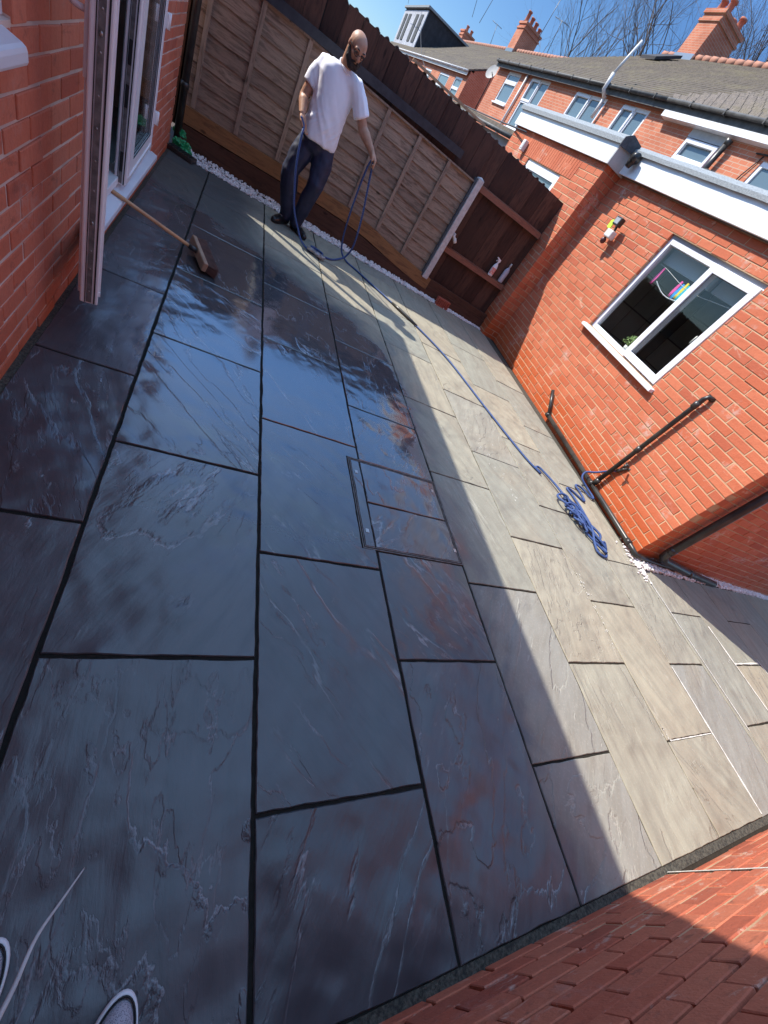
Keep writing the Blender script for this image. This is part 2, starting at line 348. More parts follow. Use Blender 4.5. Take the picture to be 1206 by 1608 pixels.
# ------------------------------------------------------------------ brickwork: every brick is real geometry in one wall mesh
def bricks(mb, to3d, u0, u1, z0, z1, holes=(), jit=.0015, shift=0.0, solid=None):
    """to3d(u, z, depth): depth>0 is outwards. Stretcher bond, course 75 mm."""
    H, L, J = .065, .215, .010
    nrow = int(math.ceil((z1 - z0) / .075))
    for k in range(nrow):
        za = z0 + k*.075 + J*.5; zb = min(za + H, z1)
        if zb - za < .012: continue
        off = (.1125 if k % 2 else 0) + shift
        n0 = int(math.floor((u0 - off)/.225)) - 1; n1 = int(math.ceil((u1 - off)/.225)) + 1
        for i in range(n0, n1):
            segs = [(max(off + i*.225 + J/2, u0), min(off + i*.225 + L + J/2, u1))]
            for (h0, h1, hz0, hz1) in holes:
                if zb > hz0 + .004 and za < hz1 - .004:
                    ns = []
                    for a, b in segs:
                        if b <= h0 or a >= h1: ns.append((a, b))
                        else:
                            if a < h0: ns.append((a, h0))
                            if b > h1: ns.append((h1, b))
                    segs = ns
            rnd = (random.random(), random.random(), random.random())
            for a, b in segs:
                if b - a < .015: continue
                dd = max(random.gauss(0, jit), -.0015); c = .0025
                j = [random.gauss(0, jit*.7) for _ in range(8)]
                p = [to3d(a+j[0], za+j[1], -.10), to3d(b+j[2], za+j[3], -.10), to3d(b+j[4], zb+j[5], -.10), to3d(a+j[6], zb+j[7], -.10)]
                q = [to3d(a+j[0], za+j[1], dd-c), to3d(b+j[2], za+j[3], dd-c), to3d(b+j[4], zb+j[5], dd-c), to3d(a+j[6], zb+j[7], dd-c)]
                w = [to3d(a+j[0]+c, za+j[1]+c, dd), to3d(b+j[2]-c, za+j[3]+c, dd), to3d(b+j[4]-c, zb+j[5]-c, dd), to3d(a+j[6]+c, zb+j[7]-c, dd)]
                mb.add(p+q+w, [(8,9,10,11)] + [(i2, (i2+1)%4, 4+(i2+1)%4, 4+i2) for i2 in range(4)] + [(4+i2, 4+(i2+1)%4, 8+(i2+1)%4, 8+i2) for i2 in range(4)], rnd)
def plane_holes(mb, to3d, u0, u1, z0, z1, holes, depth, thick=.10):
    us = sorted({u0, u1, *[h[0] for h in holes], *[h[1] for h in holes]}); zs = sorted({z0, z1, *[h[2] for h in holes], *[h[3] for h in holes]})
    us = [u for u in us if u0 <= u <= u1]; zs = [z for z in zs if z0 <= z <= z1]
    for i in range(len(us)-1):
        for k in range(len(zs)-1):
            uc, zc = (us[i]+us[i+1])/2, (zs[k]+zs[k+1])/2
            if any(h[0] < uc < h[1] and h[2] < zc < h[3] for h in holes): continue
            a, b, c, d_ = us[i], us[i+1], zs[k], zs[k+1]
            P = [to3d(a,c,depth), to3d(b,c,depth), to3d(b,d_,depth), to3d(a,d_,depth), to3d(a,c,-thick), to3d(b,c,-thick), to3d(b,d_,-thick), to3d(a,d_,-thick)]
            mb.add(P, [(0,1,2,3),(7,6,5,4),(0,4,5,1),(1,5,6,2),(2,6,7,3),(3,7,4,0)], (.5,.5,.5))
def brick_wall(name, parent, to3d, u0, u1, z0, z1, holes, bm_, mm_, rec=-.006, jit=.0015, shift=0.0, thick=.10):
    mb = MB(); bricks(mb, to3d, u0, u1, z0, z1, holes, jit, shift)
    mb.cur = 1; plane_holes(mb, to3d, u0+.005, u1-.005, z0, z1, holes, rec, thick)
    return mb.build(name, [M[bm_], M[mm_]], parent)

def window_frame(mb, y0, y1, z0, z1, x0, x1, w=.06):
    mb.box(x0, x1, y0, y1, z0, z0+w, ch=.004); mb.box(x0, x1, y0, y1, z1-w, z1, ch=.004)
    mb.box(x0, x1, y0, y0+w, z0+w, z1-w, ch=.004); mb.box(x0, x1, y1-w, y1, z0+w, z1-w, ch=.004)

# ================================================================== GROUND AND PAVING
mb = MB(); mb.add([(-400,-400,-.05),(400,-400,-.05),(400,400,-.05),(-400,400,-.05)], [(0,1,2,3)])
tag(mb.build('ground', M['soil']), kind='structure')
mb = MB(); mb.box(-.60, 9.5, -.42, 6.02, -.045, -.007)
tag(mb.build('joint_bed', M['bed']), kind='structure')
XS = [-.80, -.19, .423, 1.036, 1.636, 2.238, 2.842, 3.444, 4.03, 4.63, 5.235, 5.84, 6.445, 7.05, 7.65, 8.25, 8.85]
mb = MB()
def slab(x0, x1, y0, y1, g=.006, top=0.0, notch=None):
    if x0 > 1.6: g = min(g, .0055)
    x0 += g; x1 -= g; y0 += g; y1 -= g
    if x1 - x0 < .03 or y1 - y0 < .03: return
    cx, cy = (x0+x1)/2, (y0+y1)/2; pts = []
    sd = random.random()*100
    def side(a, b):
        L = math.hypot(b[0]-a[0], b[1]-a[1]); n = max(2, int(L/.025))
        for i in range(n):
            t = i/n; x = a[0]+(b[0]-a[0])*t; y = a[1]+(b[1]-a[1])*t
            k = noise.noise(Vector((x*9+sd, y*9, sd)))*.0035 + noise.noise(Vector((x*40+sd, y*40, sd)))*.0018
            nx, ny = (b[1]-a[1])/L, -(b[0]-a[0])/L
            pts.append((x + nx*k, y + ny*k))
    if notch:
        nx_, na, nb = notch
        side((x0,y0),(x1,y0)); side((x1,y0),(x1,na)); side((x1,na),(nx_,na)); side((nx_,na),(nx_,nb)); side((nx_,nb),(x1,nb)); side((x1,nb),(x1,y1)); side((x1,y1),(x0,y1)); side((x0,y1),(x0,y0))
    else:
        side((x0,y0),(x1,y0)); side((x1,y0),(x1,y1)); side((x1,y1),(x0,y1)); side((x0,y1),(x0,y0))
    n = len(pts)
    tilt = (random.gauss(0,.0012), random.gauss(0,.0012)); h = top + random.gauss(0,.0008)
    def ring(s_, z):
        out = []
        for x, y in pts:
            dx, dy = cx-x, cy-y
            out.append((x + (s_ if dx > 0 else -s_)*min(1, abs(dx)/.02), y + (s_ if dy > 0 else -s_)*min(1, abs(dy)/.02), z + (x-cx)*tilt[0] + (y-cy)*tilt[1]))
        return out
    rnd = (random.random(), random.random(), random.random())
    r0, r1, r2 = ring(0, -.03), ring(0, h-.0035), ring(.003, h)
    mb.add(r0+r1+r2, [(i,(i+1)%n,n+(i+1)%n,n+i) for i in range(n)] + [(n+i,n+(i+1)%n,2*n+(i+1)%n,2*n+i) for i in range(n)] + [list(range(2*n,3*n))], rnd)
YTOP, YBOT = 5.90, -.368
MX0, MX1, MY0, MY1 = .955, 1.640, 1.112, 1.795      # manhole tray
for ci in range(len(XS)-1):
    x0, x1 = XS[ci], XS[ci+1]
    if ci == 0: x0 = -.585
    ph = .085 if ci % 2 == 0 else .54
    if ci == 0: ph = 1.01 - .91
    ys = [ph + .91*k for k in range(-2, 8)]
    ymax = YTOP if x0 < 3.9 else 1.435
    if ci == 7: x1 = 3.975
    ys = [YBOT] + [y for y in ys if YBOT + .05 < y < ymax - .05] + [ymax]
    for a, b in zip(ys, ys[1:]):
        if ci == 2 and a < MY0 < b or ci == 2 and a < MY1 < b:
            # slabs notched round the tray
            slab(x0, x1, a, b, .006, 0.0, (MX0 - .004, MY0 - .004, MY1 + .004))
            continue
        if ci == 3 and a < MY1 and b > MY0:
            if a < MY0: slab(x0, x1, a, MY0)
            if b > MY1: slab(x0, x1, MY1, b)
            continue
        slab(x0, x1, a, b)
    if ci == 7:
        slab(3.982, 4.03, YBOT, 1.435)
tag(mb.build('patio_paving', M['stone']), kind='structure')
# pale sand swept into some of the dry joints
mb = MB()
for (x0, y0, x1, y1, w) in ((3.444,-.35,3.444,.52,.014),(4.03,.06,4.03,1.40,.012),(4.63,.1,4.63,.9,.016),(4.64,.55,5.2,.56,.012),(2.87,.085,3.43,.085,.006),(5.235,-.3,5.235,.6,.014)):
    n = 30; L = math.hypot(x1-x0, y1-y0); nx, ny = (y1-y0)/L, -(x1-x0)/L; vs = []
    for i in range(n+1):
        t = i/n; ww = w*(.35+.75*abs(noise.noise(Vector((t*9, x0*7, y0)))))
        for s_ in (-1, 1): vs.append((x0+(x1-x0)*t+nx*ww*s_, y0+(y1-y0)*t+ny*ww*s_, .0022))
    mb.add(vs, [(2*i,2*i+1,2*i+3,2*i+2) for i in range(n)])
for (cx, cy, rx, ry, n) in ((2.83,1.02,.02,.14,38),(3.95,1.50,.05,.06,50),(3.98,1.38,.03,.12,40),(2.85,.12,.02,.03,8),(4.9,.55,.25,.03,30),(2.45,2.45,.05,.10,22),(2.52,1.9,.03,.15,16)):
    for _ in range(n):
        a, b = random.gauss(cx, rx), random.gauss(cy, ry); s_ = random.uniform(.002, .006)
        mb.add([(a+s_*math.cos(k*PI/3)*random.uniform(.6,1.2), b+s_*1.5*math.sin(k*PI/3)*random.uniform(.6,1.2), .0032) for k in range(6)], [tuple(range(6))])
tag(mb.build('joint_sand', M['pale_sand']), 'pale sand spilled along the sunlit paving joints', None, kind='stuff'); bpy.data.objects['joint_sand']['category'] = 'sand'
# gritty strip between the last slabs and the house walls
mb = MB(); mb.box(-.6, 8, -.40, -.366, -.03, -.004); mb.box(-.612, -.578, -.35, 5.9, -.03, -.003); mb.box(3.972, 4.1, 1.45, 5.9, -.03, -.003)
tag(mb.build('grit_strip', M['grit']), kind='structure')

# gravel strips
def gravel(name, spots, label):
    mb = MB(); rg = random.Random(3)
    bm = bmesh.new(); bmesh.ops.create_icosphere(bm, subdivisions=1, radius=1); bm.verts.index_update(); V0 = [v.co.copy() for v in bm.verts]; F0 = [[v.index for v in f.verts] for f in bm.faces]; bm.free()
    for x, y, z in spots:
        s_ = rg.uniform(.008, .017); e = Matrix.Rotation(rg.random()*6, 3, 'Z') @ Matrix.Rotation(rg.random()*6, 3, 'X')
        sc = (rg.uniform(.8,1.3), rg.uniform(.7,1.1), rg.uniform(.5,.9))
        mb.add([Vector((x,y,z)) + e @ Vector((v.x*sc[0]*s_*rg.uniform(.85,1.15), v.y*sc[1]*s_, v.z*sc[2]*s_)) for v in V0], F0, (rg.random(), rg.random(), rg.random()))
    return tag(mb.build(name, M['gravel']), label, 'gravel', kind='stuff')
rg = random.Random(5)
sp = []
for i in range(5200):
    x = rg.uniform(-.50, 4.0); yl = 6.34 - .0745*(x+.6); y = rg.uniform(5.925, yl - .02 if rg.random() < .6 else 6.06); sp.append((x, y, -.012 + rg.random()*.022 + (yl - y)*-.02))
for i in range(60): sp.append((rg.uniform(-.4,4), rg.gauss(5.9,.02), .008))
gravel('white_gravel', sp, 'strip of white gravel along the foot of the timber fence')
sp = []
for i in range(5200):
    x = rg.uniform(3.99, 8.6); y = rg.uniform(1.432, 1.60 - .038*(x-4.0)); 
    if 5.62 < x < 5.72 and rg.random() < .85: continue
    sp.append((x, y, .0 + rg.random()*.030))
for i in range(90): sp.append((rg.gauss(3.98,.04), rg.gauss(1.50,.10), .008))
gravel('white_gravel', sp, 'white gravel at the foot of the shaded brick return wall by the drainpipes')

# recessed manhole tray
mh = empty('manhole_cover', ((MX0+MX1)/2, (MY0+MY1)/2, 0), 0, 'recessed manhole cover with sandstone set flush in its metal tray', 'manhole cover')
hx, hy = (MX1-MX0)/2, (MY1-MY0)/2
mb = MB()
for (a, w, z) in ((.002, .004, .0015), (.014, .003, .0005)):
    mb.box(-hx+a, -hx+a+w, -hy+a, hy-a, -.03, z); mb.box(hx-a-w, hx-a, -hy+a, hy-a, -.03, z)
    mb.box(-hx+a+w, hx-a-w, -hy+a, -hy+a+w, -.03, z); mb.box(-hx+a+w, hx-a-w, hy-a-w, hy-a, -.03, z)
mb.build('frame', M['dark_steel'], mh)
save = mb; mb = MB()
i0x, i0y = -hx+.017, -hy+.017; xs = 1.036 - (MX0+MX1)/2
ym = 1.445 - (MY0+MY1)/2
slab(i0x, xs, i0y, hy-.017, .003); slab(xs, hx-.017, i0y, ym, .004); slab(xs, hx-.017, ym, hy-.017, .004)
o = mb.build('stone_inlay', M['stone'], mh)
for (x, y) in ((-hx+.045, -hy+.12), (-hx+.045, hy-.12), (hx-.03, -hy+.1), (hx-.05, hy-.1)):
    mb = MB(); mb.box(x-.010, x+.010, y-.013, y+.013, 0, .003, ch=.001); mb.box(x-.004, x+.004, y-.009, y+.009, .003, .0042); mb.build('lifting_socket', M['steel'], mh)

# ================================================================== LEFT HOUSE (dark wall, doors)
LX = -.605
house = empty('brick_house', (LX, 2.8, 0), 0, 'red brick house extension with open white patio doors beside the broom', 'house')
hl = lambda x, y, z: (x - LX, y - 2.8, z)
def t3_left(u, z, d): return hl(LX + d, u, z)          # wall faces +X
DY0, DY1, DZ0, DZ1 = 2.93, 4.83, .10, 2.15
WY0, WY1, WZ0, WZ1 = .75, 1.95, 1.03, 2.10
brick_wall('wall', house, t3_left, -.385, 5.97, -.03, 2.62, [(DY0, DY1, DZ0, DZ1), (WY0, WY1, WZ0, WZ1)], 'brick_house', 'mortar_house', -.004, .0018, .03)
# end wall, back walls and room so the house is solid
def hbox(mb_, x0,x1,y0,y1,z0,z1): mb_.box(x0-LX, x1-LX, y0-2.8, y1-2.8, z0, z1)
mb = MB(); hbox(mb, -4.6, LX-.10, 5.87, 5.97, -.03, 2.62); hbox(mb, -4.6, -4.5, -.38, 5.87, -.03, 2.62)
mb.build('end_wall', M['mortar_house'], house)
mb = MB(); hbox(mb, -4.5, LX-.10, -.3, 5.86, -.03, .09); hbox(mb, -4.5, LX-.11, -.38, -.3, -.03, 2.6); hbox(mb, -3.2, -3.1, -.3, 5.86, .09, 2.6)
mb.build('room', M['interior'], house)
mb = MB(); hbox(mb, -4.7, -.36, -.5, 6.05, 2.66, 2.80); mb.build('roof', M['felt_dark'], house)
mb = MB(); hbox(mb, -.36, -.335, -.5, 6.07, 2.60, 2.83); hbox(mb, -4.7, -.36, 6.05, 6.07, 2.60, 2.83); hbox(mb, LX, -.36, -.5, 6.05, 2.645, 2.66)
mb.build('fascia', M['fascia'], house)
# window by the camera (only the end of its sill is in view)
w = empty('window', hl(LX, 1.35, WZ0)); w.parent = house
mb = MB(); window_frame(mb, WY0-1.35, WY1-1.35, 0, WZ1-WZ0, -.08, -.02, .065); mb.build('frame', M['upvc'], w)
mb = MB(); mb.box(-.055, -.05, WY0-1.29, WY1-1.41, .065, WZ1-WZ0-.065); mb.build('pane', M['glass'], w)
mb = MB(); mb.hexa([(-.02,-.68,-.055),(.052,-.68,-.068),(.052,.55,-.068),(-.02,.55,-.055),(-.02,-.68,-.004),(.05,-.68,-.022),(.05,.55,-.022),(-.02,.55,-.004)])
mb.build('sill', M['upvc'], w, bevel=.012)
# door frame and sill
mb = MB()
def fb(x0,x1,y0,y1,z0,z1,ch=.004): mb.box(x0-LX, x1-LX, y0-2.8, y1-2.8, z0, z1, ch=ch)
fb(LX-.09, LX-.015, DY0, DY0+.055, .20, DZ1); fb(LX-.09, LX-.015, DY1-.055, DY1, .20, DZ1); fb(LX-.09, LX-.015, DY0+.055, DY1-.055, DZ1-.055, DZ1); fb(LX-.09, LX-.015, DY0+.055, DY1-.055, .19, .235)
mb.build('door_frame', M['upvc_warm'], house)
mb = MB(); a = 2.8
mb.hexa([(-.10,DY0-a,.10),(.045,DY0-a,.115),(.045,DY1+.03-a,.115),(-.10,DY1+.03-a,.10),(-.10,DY0-a,.188),(.045,DY0-a,.152),(.045,DY1+.03-a,.152),(-.10,DY1+.03-a,.188)])
mb.build('door_sill', M['upvc'], house, bevel=.006)
def leaf(name, hinge, ang, width, mirror, keeps, wf=.095):
    """leaf lies along local +x from the hinge; outer face is local +y*mirror"""
    L_ = empty(name, hl(*hinge), ang); L_.parent = house
    t = .034; H = 1.93; wd = .095; mb = MB()
    mb.box(0, wd, -t, t, 0, H, ch=.006); mb.box(width-wf, width, -t, t, 0, H, ch=.006)
    mb.box(wd, width-wf, -t, t, 0, wd+.02, ch=.006); mb.box(wd, width-wf, -t, t, H-wd, H, ch=.006)
    for s_ in (-1, 1):                                   # glazing bead and raised lips
        yy = (t*s_, t*s_ + .008*s_) if s_ > 0 else (t*s_ - .008, t*s_)
        mb.box(wd*.35, width-wd*.35, *yy, .03, .05); mb.box(width-.062, width-.040, *yy, .03, H-.03); mb.box(.035, .055, *yy, .03, H-.03)
    mb.build('stile_frame', M['upvc_warm'], L_)
    mb = MB(); mb.box(wd, width-wf, .012, .018, wd+.02, H-wd); mb.build('pane', M['glass'], L_)
    mb = MB()
    for yy in (.004, .021, .031): 
        mb.box(wd-.001, wd+.006, yy, yy+.003, wd+.02, H-wd); mb.box(width-wf-.006, width-wf+.001, yy, yy+.003, wd+.02, H-wd); mb.box(wd, width-wf, yy, yy+.003, wd+.018, wd+.026)
    mb.build('gasket', M['black_rubber'], L_)
    mb = MB()
    mb.box(width, width+.0035, -.010, .010, .01, H-.01)
    mb.build('lock_strip', M['dark_steel'], L_)
    mb = MB(); mb.box(width, width+.003, .017, .0225, .005, H-.005); mb.box(width, width+.002, -.0165, -.0135, .005, H-.005); mb.build('seal', M['black_rubber'], L_)
    mb = MB(); rr_ = random.Random(2)
    if keeps:
        for z in (.08, .42, .62, .98, 1.25):
            mb = MB(); mb.box(width+.0035, width+.009, -.009, .009, z, z+.11); mb.build('lock_keep', M['black_rubber'], L_)
    else:
        for z in [.05+.105*i for i in range(18)]:
            mb = MB(); mb.ball((width+.0045, 0, z + rr_.uniform(-.015,.015)), (.002,.0035,.0035), 8, 5); mb.build('screw', M['steel'], L_)
        for z in (.36, .94, 1.52):
            mb = MB(); mb.ball((width+.006, 0, z), (.005,.005,.007), 8, 6); mb.build('lock_bolt', M['steel'], L_)
    return L_, H
ang = math.atan2(2.135-2.975, -.437-(-.595))
d1, H = leaf('door', (-.597, 2.985, .158), ang, .865, 1, False)
mb = MB(); mb.box(.80, .838, -.046, -.034, .80, 1.02, ch=.003); mb.tube([(.819,-.046,.965),(.819,-.075,.965),(.80,-.082,.965),(.70,-.08,.963)], .009)
mb.build('handle', M['upvc_warm'], d1)
tag(d1, 'open white door leaf swung back, edge-on with its lock strip showing')
d2, _ = leaf('door', (-.640, 4.775, .195), R(-90) + R(1.5), 1.12, 1, True, .24)
tag(d2, 'far white door leaf, almost closed')
for z in (.22, .80, 1.65):
    mb = MB(); mb.box(-.045, .022, .034, .056, z-.04, z+.04, ch=.004); mb.tube([(-.012,.056,z-.045),(-.012,.056,z+.045)], .011); mb.build('hinge', M['upvc_warm'], d2)
# black downpipe in the corner by the fence
mb = MB(); mb.tube([(-.555,6.13,.04),(-.555,6.13,2.7)], .034, 12)
for z in (.5, 1.6): mb.tube([(-.555,6.13,z),(-.555,6.13,z+.05)], .040, 12)
o = mb.build('downpipe', M['black_plastic'], None)
for v in o.data.vertices: v.co = Vector(hl(*v.co))
o.parent = house

# ================================================================== NEAR HOUSE WALL (bottom right)
nw = empty('house_wall', (1.2, -.39, 0), 0, 'close red brick house wall with raked joints along the bottom of the patio', 'wall')
def t3_near(u, z, d): return (u - 1.2, d, z)
def flip(f_): return lambda u, z, d: f_(-u, z, d)
tn = lambda u, z, d: t3_near(-u, z, d)
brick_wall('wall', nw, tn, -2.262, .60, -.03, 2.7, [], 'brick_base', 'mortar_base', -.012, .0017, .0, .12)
mb = MB(); mb.box(1.50-1.2, 2.257-1.2, -.0115, -.0030, -.03, 2.7); mb.build('pointing', M['mortar_wing'], nw)
mb = MB(); vs = []; n = 60
for i in range(n+1):
    z = -.02 + 2.7*i/n; w_ = .005 + .006*abs(noise.noise(Vector((z*7, 2, 1))))
    vs += [(2.262-1.2-w_*1.1, .0035, z), (2.2675-1.2, .0045, z), (2.2675-1.2, -.03, z)]
mb.add(vs, [(i*3+a, i*3+a+1, (i+1)*3+a+1, (i+1)*3+a) for i in range(n) for a in range(2)]); mb.build('corner_smear', M['pale_sand'], nw)
tn2 = lambda u, z, d: t3_near(-u, z, d - .028)
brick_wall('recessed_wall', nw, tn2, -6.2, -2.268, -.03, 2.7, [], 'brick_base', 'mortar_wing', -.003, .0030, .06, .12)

# ================================================================== WING 1 (sunlit brick extension with the window)
AR = -math.atan(.038)
wing = empty('brick_extension', (4.01, 1.59, 0), AR, 'orange brick extension with a white kitchen window and felt roof', 'house extension')
WLEN = 4.21
def t3_w(u, z, d): return (-d, u, z)
win = (1.375, 2.735, 1.065, 2.143)      # y0 y1 z0 z1 local
def t3w(u, z, d): return (-d, -u, z)
brick_wall('front_wall', wing, t3w, -WLEN, 0, -.03, 2.375, [(-win[1], -win[0], win[2], win[3])], 'brick_wing', 'mortar_wing', -.0045, .0012)
def t3r(u, z, d): return (u, -d, z)      # return wall faces -y
brick_wall('side_wall', wing, t3r, .103, 4.75, -.03, 2.375, [], 'brick_wing', 'mortar_wing', -.0045, .0012, .1125-.225*0)
mb = MB(); mb.box(4.72, 4.8, .1, WLEN, 0, 2.6); mb.box(0.1, 4.7, WLEN-.1, WLEN-.02, 0, 2.36); mb.build('rear_wall', M['mortar_house'], wing)
mb = MB(); mb.box(.125, .40, 1.2, 2.95, 1.03, 1.084); mb.box(.13, 2.6, .15, 4.05, -.02, 0.0); mb.box(2.6, 2.65, .15, 4.05, 0, 2.36); mb.box(.12, 2.6, 4.0, 4.05, 0, 2.36); mb.box(.12, 2.6, .13, .16, 0, 2.36); mb.box(.12,2.6,.16,4.0,2.34,2.36)
mb.build('room', M['interior'], wing)
mb = MB()                                   # grey tiled patch and light inner wall
for i in range(4):
    for k in range(5): mb.box(2.585, 2.598, 2.3+i*.42, 2.7+i*.42, .2+k*.42, .6+k*.42)
for i in range(5):
    for k in range(5): mb.box(.3+i*.42, .7+i*.42, 3.985, 3.998, .2+k*.42, .6+k*.42)
mb.build('wall_tiles', M['interior_tile'], wing)
# roof slab, fascia, felt kerb
mb = MB(); mb.box(-.06, 4.72, -.10, WLEN, 2.375, 2.60); mb.build('roof_deck', M['felt_dark'], wing)
mb = MB()
mb.box(-.085, -.06, -.13, WLEN, 2.37, 2.585); mb.box(-.06, 4.72, -.13, -.10, 2.37, 2.585)
mb.build('fascia', M['fascia'], wing, bevel=.003)
mb = MB()
n = 44; prof = [(-.115, 2.572), (-.115, 2.612), (-.02, 2.675), (.14, 2.655), (.14, 2.60)]
vs = []
for i in range(n+1):
    y = -.15 + (WLEN+.12)*i/n; wv = noise.noise(Vector((y*3, 0, 5)))*.006 + noise.noise(Vector((y*11, 3, 5)))*.002
    vs += [(x + wv*.3, y, z + wv) for x, z in prof]
np_ = len(prof)
mb.add(vs, [(i*np_+k, i*np_+k+1, (i+1)*np_+k+1, (i+1)*np_+k) for i in range(n) for k in range(np_-1)] + [tuple(range(np_))[::-1], tuple(range(n*np_, (n+1)*np_))])
mb.box(.14, 4.75, -.15, -.09, 2.6, 2.66); mb.box(.14, 4.75, -.09, WLEN, 2.60, 2.62)
mb.build('roof_felt', M['felt'], wing)
# black outlet on the fascia end
mb = MB(); mb.tube([(-.10, WLEN-.24, 2.56),(-.16, WLEN-.24, 2.50),(-.165, WLEN-.24, 2.43)], [.045,.05,.03], 14); mb.tube([(-.17,WLEN-.25,2.53),(-.175,WLEN-.32,2.52)], [.05,.052], 16)
mb.build('roof_outlet', M['black_plastic'], wing)
# window
w = empty('window', (0, (win[0]+win[1])/2, win[2])); w.parent = wing
ww, wh = (win[1]-win[0])/2, win[3]-win[2]
mb = MB(); window_frame(mb, -ww, ww, 0, wh-.03, .035, .10, .052); mb.box(.035,.10,-.115,-.06,.052,wh-.082, ch=.004); mb.build('frame', M['upvc'], w)
mb = MB(); mb.box(.03, .10, -ww, ww, wh-.03, wh); mb.build('head_board', varied('grey_trim', (.35,.36,.38), (.28,.29,.31), .6, 6), w)
mb = MB(); window_frame(mb, -ww+.015, -.055, .018, wh-.045, -.002, .042, .07); mb.build('sash', M['upvc'], w)
mb = MB(); mb.box(.066, .070, -.06, ww-.052, .052, wh-.082); mb.build('pane', M['glass'], w)
mb = MB(); mb.box(.018, .022, -ww+.085, -.125, .088, wh-.115); mb.build('pane', M['glass'], w)
mb = MB()
for (a, b) in ((-ww+.083, -.123), ): 
    mb.box(.012,.017,a,b,.085,.089); mb.box(.012,.017,a,b,wh-.118,wh-.114); mb.box(.012,.017,a,a+.004,.085,wh-.114); mb.box(.012,.017,b-.004,b,.085,wh-.114)
mb.build('gasket', M['black_rubber'], w)
mb = MB(); mb.hexa([(.04,-ww-.06,-.045),(-.06,-ww-.06,-.05),(-.06,ww+.06,-.05),(.04,ww+.06,-.045),(.04,-ww-.06,.0),(-.06,-ww-.06,-.018),(-.06,ww+.06,-.018),(.04,ww+.06,.0)]); mb.build('sill', M['upvc'], w, bevel=.005)
mb = MB(); mb.box(.16, .20, -.10, ww-.03, wh-.22, wh-.06); mb.box(.16,.20,-ww+.03,-.15,wh-.22,wh-.06); mb.build('blind', M['blind'], w)
mb = MB(); mb.tube([(.05,-ww+.14,.45),(.052,-ww+.14,.53)], .008, 8); mb.build('handle', M['white_plastic'], w)

# waste pipes
mb = MB()
Yl = lambda Y: Y - 1.59
mb.tube([(-.045, Yl(3.92), .30), (-.045, Yl(3.66), .09)], .022, 12)
mb.tube([(-.045, Yl(3.68), .085), (-.045, Yl(1.62), .055), (-.05, -.035, .05), (0.02, -.05, .045), (1.65, -.05, .015), (1.72,-.05,-.02)], .025, 12)
for y in (3.67, 2.48, 1.7): mb.tube([(-.045, Yl(y)-.03, .085-(3.68-y)*.0145), (-.045, Yl(y)+.03, .085-(3.68-y)*.0145)], .031, 12)
mb.build('waste_pipe', M['black_plastic'], wing)
mb = MB()
mb.tube([(-.05, Yl(2.45), .09), (-.05, Yl(2.44), 1.27), (-.045, Yl(2.43), 1.305), (.03, Yl(2.40), 1.31)], .023, 12)
for z in (.13, .62, 1.2): mb.tube([(-.05, Yl(2.445), z-.03), (-.05, Yl(2.445), z+.03)], .029, 12)
mb.build('waste_pipe', M['black_plastic'], wing)
mb = MB()
mb.tube([(.22, -.07, 2.50), (.22, -.07, .20), (.235, -.07, .16), (.30, -.075, .12), (.9, -.08, .06), (1.55, -.08, .02)], .040, 14)
for z in (.22, 1.1, 2.0): mb.tube([(.22,-.07,z), (.22,-.07,z+.06)], .041, 14)
mb.tube([(.86,-.08,.064),(.98,-.08,.055)], .042, 14)
mb.build('downpipe', M['black_plastic'], wing)

# ================================================================== WING 2
wing2 = empty('brick_extension', (3.925, 5.80, 0), AR, 'further brick extension beyond the fence with white fascia and a high window', 'house extension')
L2 = 3.12
w2 = (.85, 2.05, 1.05, 2.068)
brick_wall('front_wall', wing2, t3w, -L2, 0, -.03, 2.36, [(-w2[1], -w2[0], w2[2], w2[3])], 'brick_wing', 'mortar_wing', -.0035, .001, .06)
brick_wall('side_wall', wing2, t3r, .103, .26, -.03, 2.36, [], 'brick_wing', 'mortar_wing', -.0045, .001, .05)
mb = MB(); mb.box(.12, 4.7, .1, L2, 0, 2.3); 
mb.build('core', M['interior'], wing2)
mb = MB(); mb.box(-.03, 4.75, -.03, L2+.05, 2.36, 2.60); mb.build('roof_deck', M['felt_dark'], wing2)
mb = MB(); mb.box(-.055, -.03, -.03, L2+.05, 2.355, 2.56); mb.build('fascia', M['fascia'], wing2, bevel=.003)
mb = MB(); mb.box(-.055, .35, -.055, -.032, 2.355, 2.56); mb.build('side_fascia', varied('fascia_shaded', (.50,.49,.47), (.40,.39,.38), .5, 8), wing2, bevel=.003)  # shade of the return painted in as a greyer copy of the fascia
mb = MB(); mb.extr([(-.085,-.07,2.55),(-.085,-.07,2.60),(-.0,-.07,2.665),(.15,-.07,2.64),(.15,-.07,2.60)], (0, L2+.14, 0)); mb.box(.15, 4.75, 0, L2, 2.60, 2.63); mb.build('roof_felt', M['felt'], wing2)
mb = MB(); mb.extr([(-.087,-.075,2.53),(-.087,-.075,2.62),(.0,-.075,2.68),(.17,-.075,2.66),(.17,-.075,2.56)], (0, -.012, 0)); mb.build('end_cap', M['felt_dark'], wing2)
w = empty('window', (0, (w2[0]+w2[1])/2, w2[2])); w.parent = wing2
ww, wh = (w2[1]-w2[0])/2, w2[3]-w2[2]
mb = MB(); window_frame(mb, -ww, ww, 0, wh, .02, .09, .11); mb.build('frame', M['upvc'], w)
mb = MB(); mb.box(.05, .055, -ww+.11, ww-.11, .11, wh-.11); mb.build('pane', M['far_glass'], w)
mb = MB(); mb.box(-.02, .0, -ww-.02, ww+.02, wh+.005, wh+.03)
